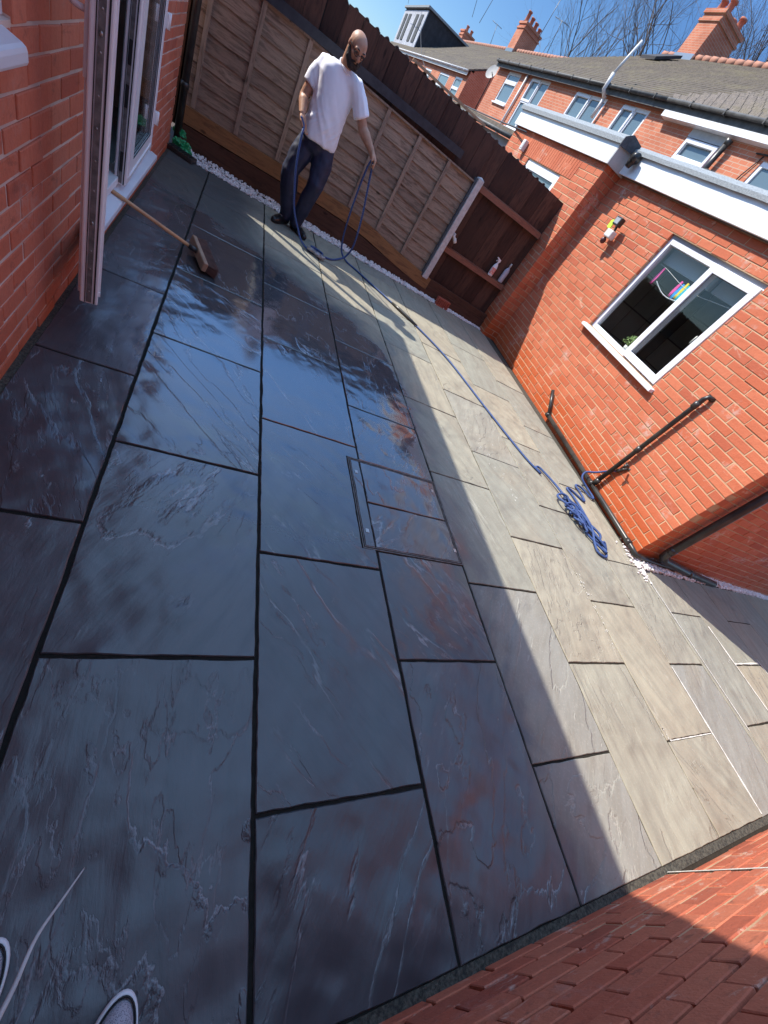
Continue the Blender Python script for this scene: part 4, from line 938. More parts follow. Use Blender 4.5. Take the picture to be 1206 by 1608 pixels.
def terrace(label, X, Y0, Y1, ze, run, slope, wins, tiles, gut, whitef=None, chims=(), course=(.22,.022)):
    t = empty('terraced_house', (X, (Y0+Y1)/2, 0), 0, label, 'house'); c = (Y0+Y1)/2
    to3 = lambda u, z, d: (-d, -u, z)
    hs = [(-(y1-c), -(y0-c), z0, z1) for (y0, y1, z0, z1, *_ ) in wins]
    mb = MB(); plane_holes(mb, to3, -(Y1-c), -(Y0-c), 0, ze, hs, 0, .12)
    mb.box(.12, .16, Y0-c, Y1-c, 0, ze)
    # gable ends
    for y in (Y0-c+.001, Y1-c-.15): mb.extr([(.165,y,0),(2*run,y,0),(2*run,y,ze),(run,y,ze+slope*run),(.165,y,ze+slope*.165)], (0,.149,0))
    mb.build('wall', M['far_brick'], t)
    mb = MB(); o_ = .16
    P_, stp_ = ([(-o_,Y0-c-.02,ze-slope*o_+.02),(run,Y0-c-.02,ze+slope*run+.05)], course)
    nst = int((run+o_)/course[0]); top_ = []
    for i in range(nst):
        xa = -o_ + (run+o_)*i/nst; xb = -o_ + (run+o_)*(i+1)/nst
        top_ += [(xa,Y0-c-.02,ze+slope*xa+.08+course[1]),(xb,Y0-c-.02,ze+slope*xb+.08)]
    mb.extr(P_ + top_[::-1], (0,Y1-Y0+.04,0))
    mb.extr([(run+.001,Y0-c-.02,ze+slope*run+.05),(2*run+o_,Y0-c-.02,ze-slope*o_+.02),(2*run+o_,Y0-c-.02,ze-slope*o_+.12),(run+.001,Y0-c-.02,ze+slope*run+.14)], (0,Y1-Y0+.04,0))
    mb.build('roof', tiles, t)
    mb = MB(); y = Y0 - c
    while y < Y1 - c: mb.tube([(run,y,ze+slope*run+.10),(run,min(y+.44,Y1-c),ze+slope*run+.115)], [.12,.13], 8); y += .45
    mb.build('ridge_tiles', M['ridge_tile'], t)
    mb = MB(); zg = ze - slope*o_
    mb.tube([(-o_-.05,Y0-c,zg+.02),(-o_-.05,Y1-c,zg+.02)], .045, 8); mb.box(-o_+.01,-o_+.03,Y0-c,Y1-c,zg-.14,zg+.01)
    y = Y0 - c + .5
    while y < Y1-c: mb.box(-o_-.10,-o_+.0,y,y+.03,zg-.035,zg+.07); y += 1.1
    mb.build('gutter', gut, t)
    if whitef:
        mb = MB(); mb.box(-o_-.02,-o_-.0,whitef[0]-c,whitef[1]-c,zg-.24,zg-.145); mb.box(-o_-.02,0,whitef[0]-c,whitef[1]-c,zg-.26,zg-.24); mb.build('fascia', M['fascia'], t)
    for i, (y0, y1, z0, z1, st) in enumerate(wins):
        w = empty('window', (0,(y0+y1)/2-c,z0)); w.parent = t; hw, H = (y1-y0)/2, z1-z0
        mb = MB(); window_frame(mb, -hw, hw, 0, H, .02, .09, .085)
        if st == 'split': mb.box(.0,.08,-hw+.085,hw-.085,H*.62,H*.62+.12)
        elif st == 'two': mb.box(.02,.09,-.05,.05,.085,H-.085); mb.box(.01,.08,.05,hw-.02,H*.52,H*.52+.10); window_frame(mb,.0,hw-.02,H*.55,H-.03,-.01,.05,.07)
        elif st == 'band': mb.box(.0,.08,-hw+.085,hw-.085,H*.5,H*.5+.10); window_frame(mb,-hw+.04,hw-.04,H*.5,H-.27,-.02,.05,.08)
        elif st == 'plain': mb.box(.01,.08,-hw+.085,hw-.085,H*.55,H*.55+.08)
        mb.box(-.06,.02,-hw-.06,hw+.06,-.05,0); mb.build('frame', M['upvc'], w)
        mb = MB(); mb.box(.055,.06,-hw+.08,hw-.08,.08,H-.08); mb.build('pane', M['far_glass'], w)
        if st == 'band': mb = MB(); mb.box(-.01,.03,-hw,hw,H-.25,H); mb.build('roller_box', varied('trim_grey', (.45,.46,.47),(.38,.39,.40),.6,5), w)
    for (x0,x1,y0,y1,zt,pots) in chims:
        ch_ = empty('chimney', (x0-X, y0-c, 0)); ch_.parent = t
        mb = MB(); zb = ze+slope*min(x0-X, run)-1.0
        mb.box(0,x1-x0,0,y1-y0,zb,zt-.35); mb.box(-.05,x1-x0+.05,-.05,y1-y0+.05,zt-.35,zt-.27); mb.box(0,x1-x0,0,y1-y0,zt-.27,zt-.12); mb.box(-.06,x1-x0+.06,-.06,y1-y0+.06,zt-.12,zt)
        mb.build('stack', M['far_brick'], ch_)
        for (px, py, ph) in pots:
            mb = MB(); mb.tube([(px,py,zt-.01),(px,py,zt+.08),(px,py,zt+ph-.08),(px,py,zt+ph-.07),(px,py,zt+ph)], [.17,.14,.12,.155,.15], 12); mb.build('chimney_pot', M['chim_pot'], ch_)
        mb = MB(); mb.box(-.04,.04,-.04,y1-y0+.04,zb+1.0,zb+1.25); mb.build('flashing', M['steel'], ch_)
    return t
tA = terrace('brown tiled terrace house with a tall chimney near its end', 8.8, 12.3, 24.0, 5.02, 6.3, .60,
    [(21.45,22.75,3.82,4.80,'split'),(18.85,20.4,3.30,4.80,'two'),(15.0,16.85,3.30,4.76,'two'),(12.9,14.15,3.30,4.76,'two')], M['tiles_old'], M['dark_fascia'], None,
    [(14.9,16.3,21.8,22.95,10.25,[(.30,.90,.42),(.30,.38,.42),(1.15,.35,.40),(1.15,.85,.36)])])
tB = terrace('terrace house with ribbed roof tiles and white fascia at the right', 8.8, 1.0, 12.30, 5.02, 6.3, .60,
    [(9.95,11.08,3.40,4.76,'band'),(7.3,8.75,3.40,4.50,'plain'),(3.2,4.6,3.4,4.7,'plain')], M['tiles_rib'], M['dark_fascia'], (5.0,12.2), [], (.34,.085))
tC = terrace('distant terrace with a dark dormer box on its roof', 9.5, 29.2, 56.0, 4.70, 6.0, .60,
    [(36.2,37.8,3.5,4.25,'plain'),(32.3,34.3,3.0,4.30,'plain'),(29.9,31.2,3.0,4.35,'split'),(40.5,42,3.2,4.2,'plain')], M['tiles_old'], M['white_plastic'], None,
    [(15.2,16.6,40.7,41.95,9.78,[(.10,.6,.55),(.5,.6,.45),(.9,.6,.42),(1.3,.6,.35)]), (15.4,16.5,54,55.2,9.15,[(.3,.6,.4),(.8,.6,.35)])])
# dormer box
cC = (29.2+56)/2
dm = empty('dormer', (.9, 47-cC, 5.0)); dm.parent = tC
mb = MB(); mb.box(0, 5.2, 0, 8.5, 0, 2.5); mb.build('cladding', M['far_felt'], dm)
mb = MB(); mb.box(-.06,-.0,.05,8.45,-.0,2.4)
for i in range(25): mb.box(-.07,-.06,.1+i*.335,.1+i*.335+.02,0,2.4)
mb.build('front_face', varied('dormer_white', (.55,.55,.58),(.42,.42,.46),.7,2), dm)
mb = MB(); mb.box(-.2,5.3,-.15,8.6,2.5,2.62); mb.build('roof', M['felt'], dm)
for y in (.9, 2.5, 5.2, 6.7):
    w = empty('window', (-.08, y, .5)); w.parent = dm
    o_ = MB(); o_.box(-.03,0,0,.9,0,1.6); f_ = o_.build('dormer_window', M['dark_fascia'], dm); f_.location = (-.075, y, .55); bpy.data.objects.remove(w)
# gutter, pipes and small things on the near terrace
cA = (12.3+24)/2
mb = MB(); mb.tube([(-.12,15.0-cA,4.25),(-.14,15.0-cA,4.75)], .045, 10); mb.tube([(-.14,15.0-cA,4.70),(-.30,15.02-cA,4.82),(-.32,15.02-cA,5.16)], .052, 10); mb.tube([(-.32,15.02-cA,5.16),(-.1,15.1-cA,5.95)], .036, 10)
mb.build('vent_pipe', M['white_plastic'], tA)
mb = MB(); mb.tube([(-.06,20.75-cA,2.4),(-.06,20.75-cA,4.85)], .045, 8); mb.build('downpipe', M['white_plastic'], tA)
mb = MB(); mb.tube([(-.12,9.75-6.65,3.6),(-.12,9.75-6.65,4.55)], .06, 10); mb.tube([(-.12,9.75-6.65,4.05),(-.12,9.35-6.65,4.0)], .055, 10); mb.tube([(-.12,9.75-6.65,4.5),(-.12,9.75-6.65,4.6)], [.06,.085], 10); mb.build('downpipe', M['black_plastic'], tB)
mb = MB(); mb.tube([(-.02,8.8-6.65,4.55),(-.03,8.9-6.65,4.2),(-.02,8.95-6.65,3.9)], .012, 6); mb.tube([(-.02,8.3-6.65,4.6),(-.03,9.0-6.65,4.56)], .015, 6); mb.build('cable_loop', M['black_rubber'], tB)
w = empty('skylight', (5.0, 22.0-cA, 5.02+.6*5.0+.14)); w.parent = tA
mb = MB(); mb.hexa([(-.5,-.5,-.30),(.5,-.5,.30),(.5,.5,.30),(-.5,.5,-.30),(-.5,-.5,-.2),(.5,-.5,.40),(.5,.5,.40),(-.5,.5,-.2)]); mb.build('frame', M['far_felt'], w)
dsh = empty('satellite_dish', (9.05, 25.2, 4.72), 0, 'pale grey satellite dish at the end of the terrace below the chimney', 'satellite dish')
mb = MB(); n = 18; e = Matrix.Rotation(R(-60), 3, 'Z') @ Matrix.Rotation(R(65), 3, 'X'); vs = []; rings_ = 5
for k in range(rings_+1):
    for i in range(n): a = 2*PI*i/n; rr_ = .27*k/rings_; vs.append(e @ Vector((math.cos(a)*rr_, math.sin(a)*rr_*1.1, .35*rr_*rr_)))
mb.add(vs, [(k*n+i, k*n+(i+1)%n, (k+1)*n+(i+1)%n, (k+1)*n+i) for k in range(rings_) for i in range(n)], None, True); mb.build('dish', varied('dish', (.30,.29,.28),(.22,.21,.21),.6,4), dsh)
mb = MB(); mb.tube([(0,0,0),(-.05,-.35,-.1)], .02); mb.tube([(0,0,0),(.2,.3,-.2),(.2,.3,-1.4)], .025); mb.build('arm', M['dark_fascia'], dsh)
# lean-to between
lt = empty('lean_to', (6.0, 15.8, 0), 0, 'low grey lean-to with a mossy tiled roof beyond the far wing', 'lean-to')
mb = MB(); mb.box(0, 2.75, -2.9, 2.6, 0, 2.50); mb.build('wall', varied('render_grey', (.42,.40,.41),(.34,.32,.33),.9,1.5), lt)
mb = MB(); mb.extr([(-.15,-3.0,2.52),(2.78,-3.0,3.2),(2.78,-3.0,3.3),(-.15,-3.0,2.66)], (0,5.7,0)); mb.build('roof', M['tiles_old'], lt)
mb = MB(); mb.tube([(-.2,-3.0,2.53),(-.2,2.7,2.53)], .05, 8); mb.build('gutter', M['dark_fascia'], lt)

def aerial(loc, h, lean, label, bo=.9, face=0.3):
    a = empty('tv_aerial', loc, face, label, 'aerial')
    top = Vector((lean[0], lean[1], h)); mb = MB(); mb.tube([(0,0,0), top], .022, 6); mb.build('mast', M['dark_steel'], a)
    mb = MB(); p = top*.96; mb.tube([p+Vector((-.35*bo,-.5*bo,0)), p+Vector((.35*bo,.5*bo,.03))], .014, 6)
    for i in range(8):
        q = p + Vector((-.33*bo+.66*bo*i/7, -.47*bo+.94*bo*i/7, 0)); w_ = .22 - .012*i; mb.tube([q+Vector((.8*w_,-.6*w_,0)), q-Vector((.8*w_,-.6*w_,0))], .008, 5)
    mb.build('antenna', M['dark_steel'], a); return a
aerial((16.4, 40.6, 9.6), 2.3, (.15,.1), 'tall tv aerial beside the brick chimney of the distant terrace', 1.2)
aerial((16.9, 39.2, 9.2), 1.5, (-.3,.2), 'shorter tv aerial leaning in front of the chimney of the distant terrace', 1.0, 1.2)
aerial((15.3, 53.4, 9.9), 3.4, (-.9,.2), 'thin tv aerial leaning left above the dormer house', 1.6)
aerial((15.9, 52.8, 9.9), 3.6, (.8,-.1), 'thin tv aerial leaning right above the dormer house', 1.3, .9)
aerial((16.9, 50.5, 8.9), 1.5, (.5,.1), 'short tv aerial on the ridge right of the dormer', .8, 1.6)
# overhead cable
mb = MB(); mb.tube([Vector((9.7, 46, 6.9)).lerp(Vector((3.9, 8.2, 2.3)), t) + Vector((0,0,-1.2*math.sin(PI*t))) for t in [i/24 for i in range(25)]], .012, 5)
tag(mb.build('overhead_cable', M['felt_dark']), 'thin sagging cable from the dormer house to the near extension', 'cable')
mb = MB(); mb.tube([Vector((2.5, 30, 14)).lerp(Vector((9.7, 52, 7.4)), t) for t in (0,.5,1)], .014, 5)
tag(mb.build('overhead_cable', M['felt_dark']), 'thin cable crossing the sky left of the dormer house', 'cable')

# ================================================================== BARE TREES
def bark():
    return varied('bark', (.16,.12,.10), (.09,.07,.06), .9, 5, .4)
BK = bark()
def tree(loc, H, seed, label, lean=0.0):
    rg = random.Random(seed); t = empty('bare_tree', loc, 0, label, 'tree', 'bare trees behind the terrace')
    tr_, cr = MB(), MB()
    def grow(mb, p, d, L, r, lev):
        n = 4; pts = [p]; rads = [r]; dd = d.copy()
        for i in range(n):
            dd = (dd + Vector((rg.gauss(0,.16), rg.gauss(0,.16), rg.gauss(.03,.08)))).normalized(); pts.append(pts[-1] + dd*L/n); rads.append(r*(1-.5*(i+1)/n))
        mb.tube(pts, rads, 6 if lev < 2 else 4, None, False)
        if lev >= 6 or r < .006: return
        if lev == 0: kids = [(i, pts[k]) for k in (2,3,4,4) for i in (k,)]
        else: kids = [(k, pts[k]) for k in ((1,3,4,4) if lev < 3 else (2,3,4))]
        for j, (k, q) in enumerate(kids):
            a = rg.random()*2*PI; spread = rg.uniform(.30,.85) if lev else rg.uniform(.22,.5)
            u = dd.orthogonal().normalized(); v = dd.cross(u); nd = (dd*math.cos(spread) + (u*math.cos(a)+v*math.sin(a))*math.sin(spread) + Vector((0,0,.10))).normalized()
            grow(cr, q, nd, L*rg.uniform(.60,.86), rads[k]*rg.uniform(.55,.78), lev+1)
    grow(tr_, Vector((0,0,0)), Vector((lean,0,1)).normalized(), H*.34, H*.019, 0)
    tr_.build('trunk', BK, t); cr.build('crown', BK, t)
tree((25,52,0), 23, 1, 'leftmost bare tree, thin spreading twigs left of the vent pipe')
tree((25,45,0), 25, 2, 'bare tree rising behind the ridge just above the vent pipe')
tree((27,40,0), 26, 3, 'bare tree standing directly behind the tall brick chimney')
tree((27,33.5,0), 25, 4, 'bare tree behind the ridge right of the tall chimney')
tree((31,34,0), 27, 9, 'rightmost bare tree at the corner of the picture')

# ================================================================== PEOPLE
def meshify(ob):
    dg = bpy.context.evaluated_depsgraph_get(); me = bpy.data.meshes.new_from_object(ob.evaluated_get(dg)); old = ob.data
    ob.modifiers.clear(); ob.data = me; me.name = ob.name
    for p in me.polygons: p.use_smooth = True
def blob(name, parts, m, parent, vox=.008, smooth=6, disp=None):
    """parts: ('t', pts, radii) tapered limbs or ('b', centre, radii, rot) lumps, fused into one continuous skin"""
    mb = MB()
    for p in parts:
        if p[0] == 't':
            mb.tube(p[1], p[2], 14)
            for c, r_ in ((p[1][0], p[2][0]), (p[1][-1], p[2][-1])): mb.ball(c, r_, 14, 10)
            for c, r_ in zip(p[1][1:-1], p[2][1:-1]): mb.ball(c, r_, 14, 10)
        else: mb.ball(p[1], p[2], 20, 14, None, p[3] if len(p) > 3 else None)
    o = mb.build(name, m, parent)
    rm = o.modifiers.new('r', 'REMESH'); rm.mode = 'VOXEL'; rm.voxel_size = vox; rm.use_smooth_shade = True
    sm = o.modifiers.new('s', 'SMOOTH'); sm.factor = .6; sm.iterations = smooth
    bpy.context.view_layer.update(); meshify(o)
    if disp:
        o.data.update()
        nn = [v.normal.copy() for v in o.data.vertices]
        for v, n_ in zip(o.data.vertices, nn): v.co += n_*disp(v.co)
        o.data.update()
    return o
man = empty('person', (.72, 5.50, 0), 0, 'bald bearded man in white t-shirt and navy trousers looking down at a blue hose', 'person')
O = Vector((.72, 5.50, 0))
def q(x, y, z): return Vector((x, y, z)) - O
skin = mat('skin', (.52,.29,.19), .5, .4); N = NT(skin); n_ = N.noise(N.obj(), 18, 4)
N.l(N.mix(N.ramp(n_, .35, .7), (.48,.255,.16), (.40,.20,.12)), N.b.inputs['Base Color']); skin.node_tree.nodes['Principled BSDF'].inputs['Subsurface Weight'].default_value = .05
HC = q(.740, 5.372, 1.612)          # head centre
hr = Matrix.Rotation(R(12), 3, 'Z')
hr = Matrix.Rotation(R(20), 3, 'Z') @ Matrix.Rotation(R(30), 3, 'X')   # face local -y, tipped down
def H(x, y, z): return HC + Vector((0,0,-.008)) + hr @ (Vector((x, y, z))*.93)
ls, rs = q(.865,5.44,1.395), q(.530,5.53,1.375)
le, lw, lh = q(1.035,5.40,1.165), q(1.172,5.29,1.068), q(1.205,5.255,1.035)
re_, rw, rh = q(.462,5.52,1.085), q(.475,5.385,.975), q(.512,5.335,.915)
DZ = Vector((0,0,-.045))
body = [('b', H(0,.008,.022), (.078,.093,.078), hr), ('b', H(0,-.030,-.035), (.060,.066,.075), hr), ('b', H(0,-.045,-.085), (.038,.040,.030), hr),
        ('t', [H(0,-.085,.02), H(0,-.108,-.022)], [.012,.017]), ('b', H(.018,-.098,-.024), .011), ('b', H(-.018,-.098,-.024), .011),
        ('t', [H(-.045,-.078,.030), H(.045,-.078,.030)], [.016,.016]),
        ('b', H(.079,.012,-.005), (.012,.020,.032), hr), ('b', H(-.079,.012,-.005), (.012,.020,.032), hr),
        ('t', [H(0,-.098,-.052), H(0,-.096,-.053)], [.014,.014]), ('b', H(.038,-.060,-.018), (.026,.026,.020), hr), ('b', H(-.038,-.060,-.018), (.026,.026,.020), hr),
        ('t', [H(0,.035,-.05), q(.715,5.46,1.455), q(.70,5.50,1.37)], [.060,.058,.062]),
        ('t', [q(.70,5.51,1.27), q(.70,5.50,1.15), q(.70,5.50,.95)], [.11,.12,.12]), ('t', [rs+DZ, q(.70,5.50,1.33), ls+DZ], [.040,.05,.040]),
        ('t', [ls+DZ, (ls+le)/2, le, le.lerp(lw,.3), lw], [.040,.052,.048,.050,.031]), ('t', [rs+DZ, (rs+re_)/2, re_, re_.lerp(rw,.3), rw], [.040,.052,.048,.050,.031]),
        ('t', [q(.62,5.52,.88), q(.545,5.48,.52), q(.63,5.55,.14)], [.085,.06,.04]), ('t', [q(.78,5.50,.88), q(.80,5.42,.54), q(.765,5.50,.13)], [.085,.06,.04])]
def hand(w, c, dirn, thumb, curl):
    """palm from wrist w to knuckles c; fingers curl towards curl"""
    d_ = (c - w).normalized(); s_ = d_.cross(curl).normalized(); out = [('t', [w, w.lerp(c,.5), c], [.026,.030,.028])]
    for i, (k, L, r_) in enumerate(((-1.5,.062,.0092),(-.5,.072,.0098),(.5,.068,.0094),(1.5,.052,.0084))):
        a = c + s_*k*.018 + d_*.008; b = a + d_*L*.38 + curl*L*.12; e = b + d_*L*.10 + curl*L*.40; f_ = e - d_*L*.26 + curl*L*.14
        out.append(('t', [a - d_*.03, a, b, e, f_], [.012, r_*1.05, r_, r_*.92, r_*.8]))
    a = w.lerp(c,.35) + s_*thumb*.026; b = a + s_*thumb*.012 + d_*.026 + curl*.018; e = b + d_*.020 + curl*.022 - s_*thumb*.006
    out.append(('t', [a, b, e], [.0135,.0115,.0095])); return out
body += hand(lw, lh + Vector((.012,-.014,-.014)), None, -1, Vector((-.35,-.45,-.8)).normalized())
body += hand(rw, rh, None, 1, Vector((.5,-.65,-.5)).normalized())
blob('body', body, skin, man, .0058, 3)
# clothes
shirt_m = varied('shirt', (.88,.86,.90), (.84,.82,.88), .9, 7)
def wr(p):
    v = Vector(p); return .006*noise.noise(Vector((v.x*9+v.z*5, v.y*9, v.z*3.5))) + .0045*noise.noise(Vector((v.x*20, v.y*16, v.z*9+v.x*14)))
M_ = Matrix.Rotation(R(20), 3, 'Z')
def oval(c, rx, ry): return c, rx, ry
def loft(mb, rings, seg=28, m=Matrix.Identity(3)):
    vs = []
    for c, rx, ry in rings:
        for k in range(seg):
            a = 2*PI*k/seg; ca, sa = math.cos(a), math.sin(a)
            vs.append(c + m @ Vector((rx*(abs(ca)**.85)*(1 if ca > 0 else -1), ry*(abs(sa)**.85)*(1 if sa > 0 else -1), 0)))
    n = len(rings)
    mb.add(vs, [(i*seg+k, i*seg+(k+1)%seg, (i+1)*seg+(k+1)%seg, (i+1)*seg+k) for i in range(n-1) for k in range(seg)] + [tuple(range(seg))[::-1], tuple(range((n-1)*seg, n*seg))], None, True)
def garment(name, build, m, parent, vox, smooth, disp):
    mb = MB(); build(mb); o = mb.build(name, m, parent)
    rm = o.modifiers.new('r', 'REMESH'); rm.mode = 'VOXEL'; rm.voxel_size = vox; rm.use_smooth_shade = True
    sm = o.modifiers.new('s', 'SMOOTH'); sm.factor = .6; sm.iterations = smooth
    bpy.context.view_layer.update(); meshify(o); o.data.update()
    nn = [v.normal.copy() for v in o.data.vertices]
    for v, n_ in zip(o.data.vertices, nn): v.co += n_*disp(v.co)
    return o
def limb(mb, P, Rr):
    mb.tube(P, Rr, 18)
    for c, r_ in zip(P[:-1], Rr[:-1]): mb.ball(c, r_, 16, 12)
def shirt_build(mb):
    loft(mb, [(q(.700,5.490,.842),.178,.150),(q(.700,5.488,.90),.180,.152),(q(.700,5.483,1.00),.176,.150),(q(.700,5.486,1.12),.178,.146),(q(.700,5.494,1.24),.190,.140),(q(.700,5.500,1.33),.200,.130),(q(.702,5.498,1.385),.190,.112),(q(.706,5.490,1.430),.135,.090),(q(.712,5.478,1.452),.080,.074)], 32, M_)
    dz = Vector((0,0,-.012)); limb(mb, [rs.lerp(ls,.25)+dz*.3, rs.lerp(ls,.05)+dz, rs.lerp(re_,.35), rs.lerp(re_,.70)], [.076,.074,.077,.082])
    limb(mb, [ls.lerp(rs,.25)+dz*.3, ls.lerp(rs,.04)+dz, ls.lerp(le,.35), ls.lerp(le,.76)], [.075,.073,.076,.082])
def folds(p):
    v = Vector(p); z = v.z
    drape = .008*noise.noise(Vector((v.x*9 + z*2.5, v.y*9, z*1.8))) * (1.25 - min(1, max(0, (z-.85)/.6))*.7)
    n_ = noise.noise(Vector((v.x*5+4, v.y*5, z*9 + v.x*13)))
    side_pull = .006*noise.noise(Vector((v.x*3, v.y*3, z*26 - v.x*30)))*max(0, 1 - abs(z-.98)/.16)
    return drape + .007*(abs(n_)*-1.6 + .3) + side_pull + .0015*noise.noise(v*24)
garment('t_shirt', shirt_build, shirt_m, man, .007, 45, folds)
mb = MB(); c_ = q(.722,5.452,1.452); n = 24; pts = [c_ + hr @ Vector((math.cos(2*PI*i/n)*.074, math.sin(2*PI*i/n)*.070, 0)) for i in range(n+1)]; mb.tube(pts, .007, 6, None, False); mb.build('collar', shirt_m, man)
tro = varied('trousers', (.008,.012,.036), (.016,.022,.056), .6, 12)
def wr2(p):
    v = Vector(p); return .010*noise.noise(Vector((v.x*8, v.y*8, v.z*6))) + .006*noise.noise(Vector((v.x*18, v.y*18, v.z*16)))
tr2 = [('b', q(.70,5.50,.865), (.165,.130,.10), M_), ('b', q(.70,5.505,.80), (.165,.128,.08), M_),
       ('t', [q(.63,5.52,.82), q(.575,5.50,.66), q(.535,5.485,.51), q(.575,5.51,.34), q(.622,5.545,.17), q(.635,5.56,.10)], [.112,.106,.092,.088,.070,.070]),
       ('t', [q(.775,5.50,.82), q(.80,5.46,.68), q(.805,5.425,.54), q(.785,5.455,.36), q(.762,5.50,.18), q(.758,5.505,.10)], [.112,.106,.090,.080,.070,.070])]
blob('trousers', tr2, tro, man, .009, 4, wr2)
shoe_m = mat('shoe_black', (.012,.012,.014), .3)
def manshoe(h, t):
    h, t = Vector(h), Vector(t); d_ = (t-h); L = d_.length; d_.normalize(); u = Vector((0,0,1))
    o = blob('shoe', [('t', [h+u*.045, h+d_*L*.35+u*.05, h+d_*L*.7+u*.034, t-d_*.035+u*.030], [.045,.046,.046,.036]), ('t', [h+u*.05, h+u*.10], [.044,.040])], shoe_m, man, .007, 3)
    for v in o.data.vertices:
        if v.co.z < .006: v.co.z = .006
    mb = MB()
    for k in (.42,.5,.58,.66): c = h + d_*L*k + u*(.093-.02*(k-.4)/.26*1.2); s_ = d_.cross(u); mb.tube([c - s_*.022, c + u*.004, c + s_*.022], .0035, 6)
    mb.build('laces', M['steel'], o)
manshoe(q(.655,5.60,0), q(.50,5.40,0)); manshoe(q(.745,5.60,0), q(.885,5.37,0))
# beard, eyebrows, glasses
bd = [('t', [H(.066,-.012,-.030), H(.058,-.050,-.072), H(.025,-.085,-.098), H(-.025,-.085,-.098), H(-.058,-.050,-.072), H(-.066,-.012,-.030)], [.018,.027,.033,.033,.027,.018]),
      ('b', H(0,-.068,-.100), (.050,.040,.042), hr), ('t', [H(-.030,-.098,-.058), H(-.020,-.107,-.046), H(.020,-.107,-.046), H(.030,-.098,-.058)], [.008,.007,.007,.008]),
      ('t', [H(-.030,-.098,-.055), H(-.034,-.092,-.080)], [.009,.014]), ('t', [H(.030,-.098,-.055), H(.034,-.092,-.080)], [.009,.014])]
blob('beard', bd, varied('beard', (.018,.012,.010), (.04,.028,.022), .85, 60), man, .005, 2, lambda p: .003*noise.noise(Vector(p)*90))
mb = MB()
for s_ in (-1, 1): mb.tube([H(s_*.018,-.093,.038), H(s_*.035,-.092,.044), H(s_*.055,-.080,.038)], [.004,.005,.003], 6)
mb.build('eyebrows', M['black_rubber'], man)
mb = MB()
for s_ in (-1, 1):
    pts = [H(s_*.034+.024*math.cos(a), -.101+.010*abs(math.cos(a))*(.5), .008+.018*math.sin(a)) for a in [2*PI*i/16 for i in range(17)]]; mb.tube(pts, .0028, 6, None, False)
    mb.tube([H(s_*.058,-.094,.012), H(s_*.080,-.02,.010), H(s_*.082,.02,.004)], .0026, 6)
mb.tube([H(-.010,-.104,.012), H(.010,-.104,.012)], .0026, 6); g_ = mb.build('glasses', M['black_rubber'], man)
mb = MB()
for s_ in (-1, 1): mb.ball(H(s_*.032,-.083,.008), .0125, 10, 8)
mb.build('eyes', mat('eye', (.10,.07,.06), .2), man)
mb = MB(); mb.tube([rw + (re_-rw)*.05 + Vector((.030*math.cos(a), .030*math.sin(a), .006*math.cos(a))) for a in [2*PI*i/14 for i in range(15)]], .005, 6, None, False); mb.build('wristband', M['black_rubber'], man)

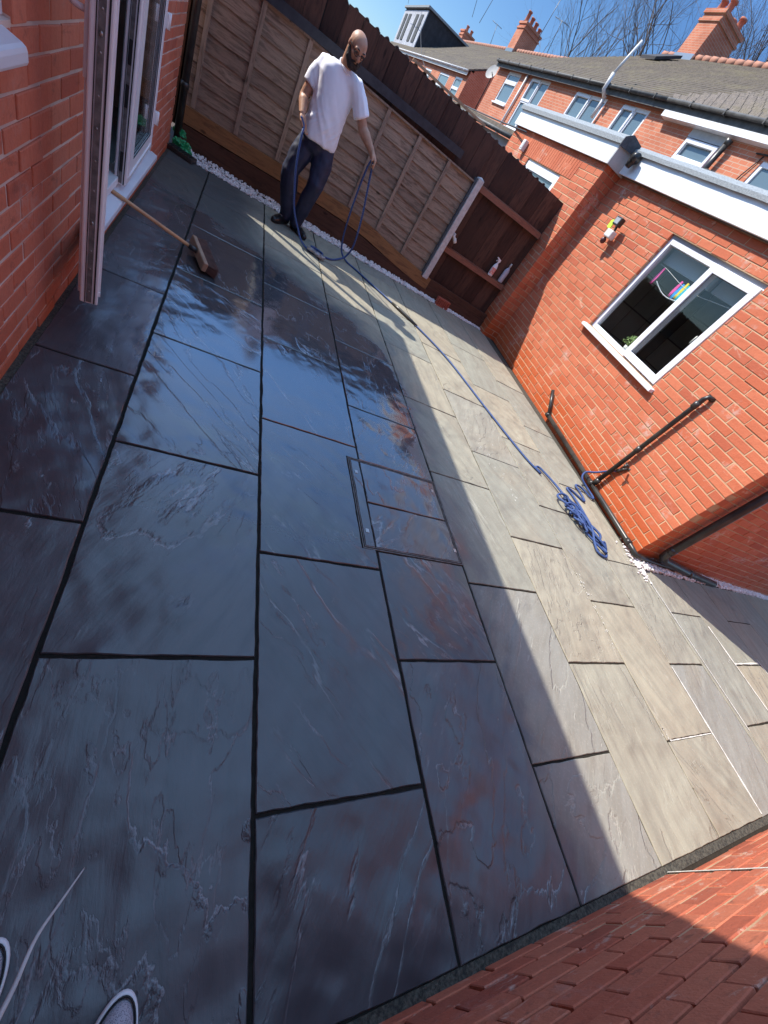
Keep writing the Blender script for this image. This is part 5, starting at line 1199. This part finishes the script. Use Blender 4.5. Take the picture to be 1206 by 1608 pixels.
# photographer's trainers at the bottom left corner
def trainer(loc, rz, label):
    t = empty('shoe', loc, rz, label, 'shoe')
    mesh_m = mat('mesh_grey', (.34,.32,.36), .8); N = NT(mesh_m); vo = N.n('TexVoronoi'); vo.inputs['Scale'].default_value = 420; N.l(N.obj(), vo.inputs['Vector'])
    N.l(N.mix(N.ramp(vo.outputs['Distance'], .2, .55), (.18,.17,.20), (.46,.44,.48)), N.b.inputs['Base Color']); N.l(N.bump(vo.outputs['Distance'], .5, .001), N.b.inputs['Normal'])
    def outline(a, w, toe, heel):
        x = math.sin(a); y = math.cos(a)
        return (x*w*(1 - .10*(y < 0)*abs(y)), (y*toe if y > 0 else y*heel))
    def dome(w, toe, heel, z0, z1, k=1.0, nr=8, ns=40):
        vs = []
        for i in range(nr+1):
            s_ = math.cos(PI/2*i/nr)**.75; z = z0 + (z1-z0)*math.sin(PI/2*i/nr)
            for j in range(ns):
                x, y = outline(2*PI*j/ns, w, toe, heel); vs.append((x*s_, y*s_, z + (.03*max(0,-y/heel)*math.sin(PI/2*i/nr))))
        return vs, [(i*ns+j, i*ns+(j+1)%ns, (i+1)*ns+(j+1)%ns, (i+1)*ns+j) for i in range(nr) for j in range(ns)]
    mb = MB(); vs, fs = dome(.043, .105, .150, .022, .070); mb.add(vs, fs, None, True); mb.build('upper', mesh_m, t)
    mb = MB(); ns = 40; vs = []
    for s_, z in ((.94,.002),(1.0,.008),(1.02,.020),(1.0,.030),(.95,.032),(.9,.024)):
        for j in range(ns): x, y = outline(2*PI*j/ns, .050, .115, .160); vs.append((x*s_, y*s_, z))
    mb.add(vs, [(i*ns+j, i*ns+(j+1)%ns, (i+1)*ns+(j+1)%ns, (i+1)*ns+j) for i in range(5) for j in range(ns)] + [tuple(range(ns))[::-1]], None, True); mb.build('sole', M['upvc_warm'], t)
    def ring(w, toe, heel, z, r_, m, nm, a0=0, a1=2*PI):
        mb = MB(); n = 44; P = []
        for j in range(n+1): x, y = outline(a0+(a1-a0)*j/n, w, toe, heel); P.append((x, y, z - .010*max(0, y/toe)*(1 if z > .045 else 0)))
        mb.tube(P, r_, 6, None, False); mb.build(nm, m, t)
    ring(.0445, .108, .153, .034, .0022, M['black_rubber'], 'piping')
    ring(.037, .090, .130, .052, .0032, M['upvc_warm'], 'overlay', -1.9, 1.9)
    ring(.031, .078, .125, .058, .0018, M['black_rubber'], 'piping', -1.9, 1.9)
    mb = MB(); mb.tube([(0,-.05,.085),(0,-.09,.12),(0,-.095,.20)], [.034,.040,.042], 16); mb.build('sock', varied('sock', (.05,.05,.06),(.08,.08,.09),.9,30), t)
    return t
trainer((-.118,-.150,0), R(-17), 'grey mesh trainer toe poking in at the left edge of the paving')
trainer((.130,-.285,0), R(-14), 'grey mesh trainer toe at the bottom edge, nearer the centre of the picture')
mb = MB(); P = [(.0337,.046,.02),(.005,.000,.13),(-.022,-.045,.21),(-.034,-.095,.30),(-.048,-.14,.42),(-.055,-.19,.55),(-.06,-.25,.70)]
mb.tube(spline(P, 6), [.0016 + .0022*min(1, i/18) for i in range(len(spline(P, 6)))], 8)
tag(mb.build('cord', M['white_plastic']), 'thin pale cord hanging over the paving beside the left trainer', 'cord')
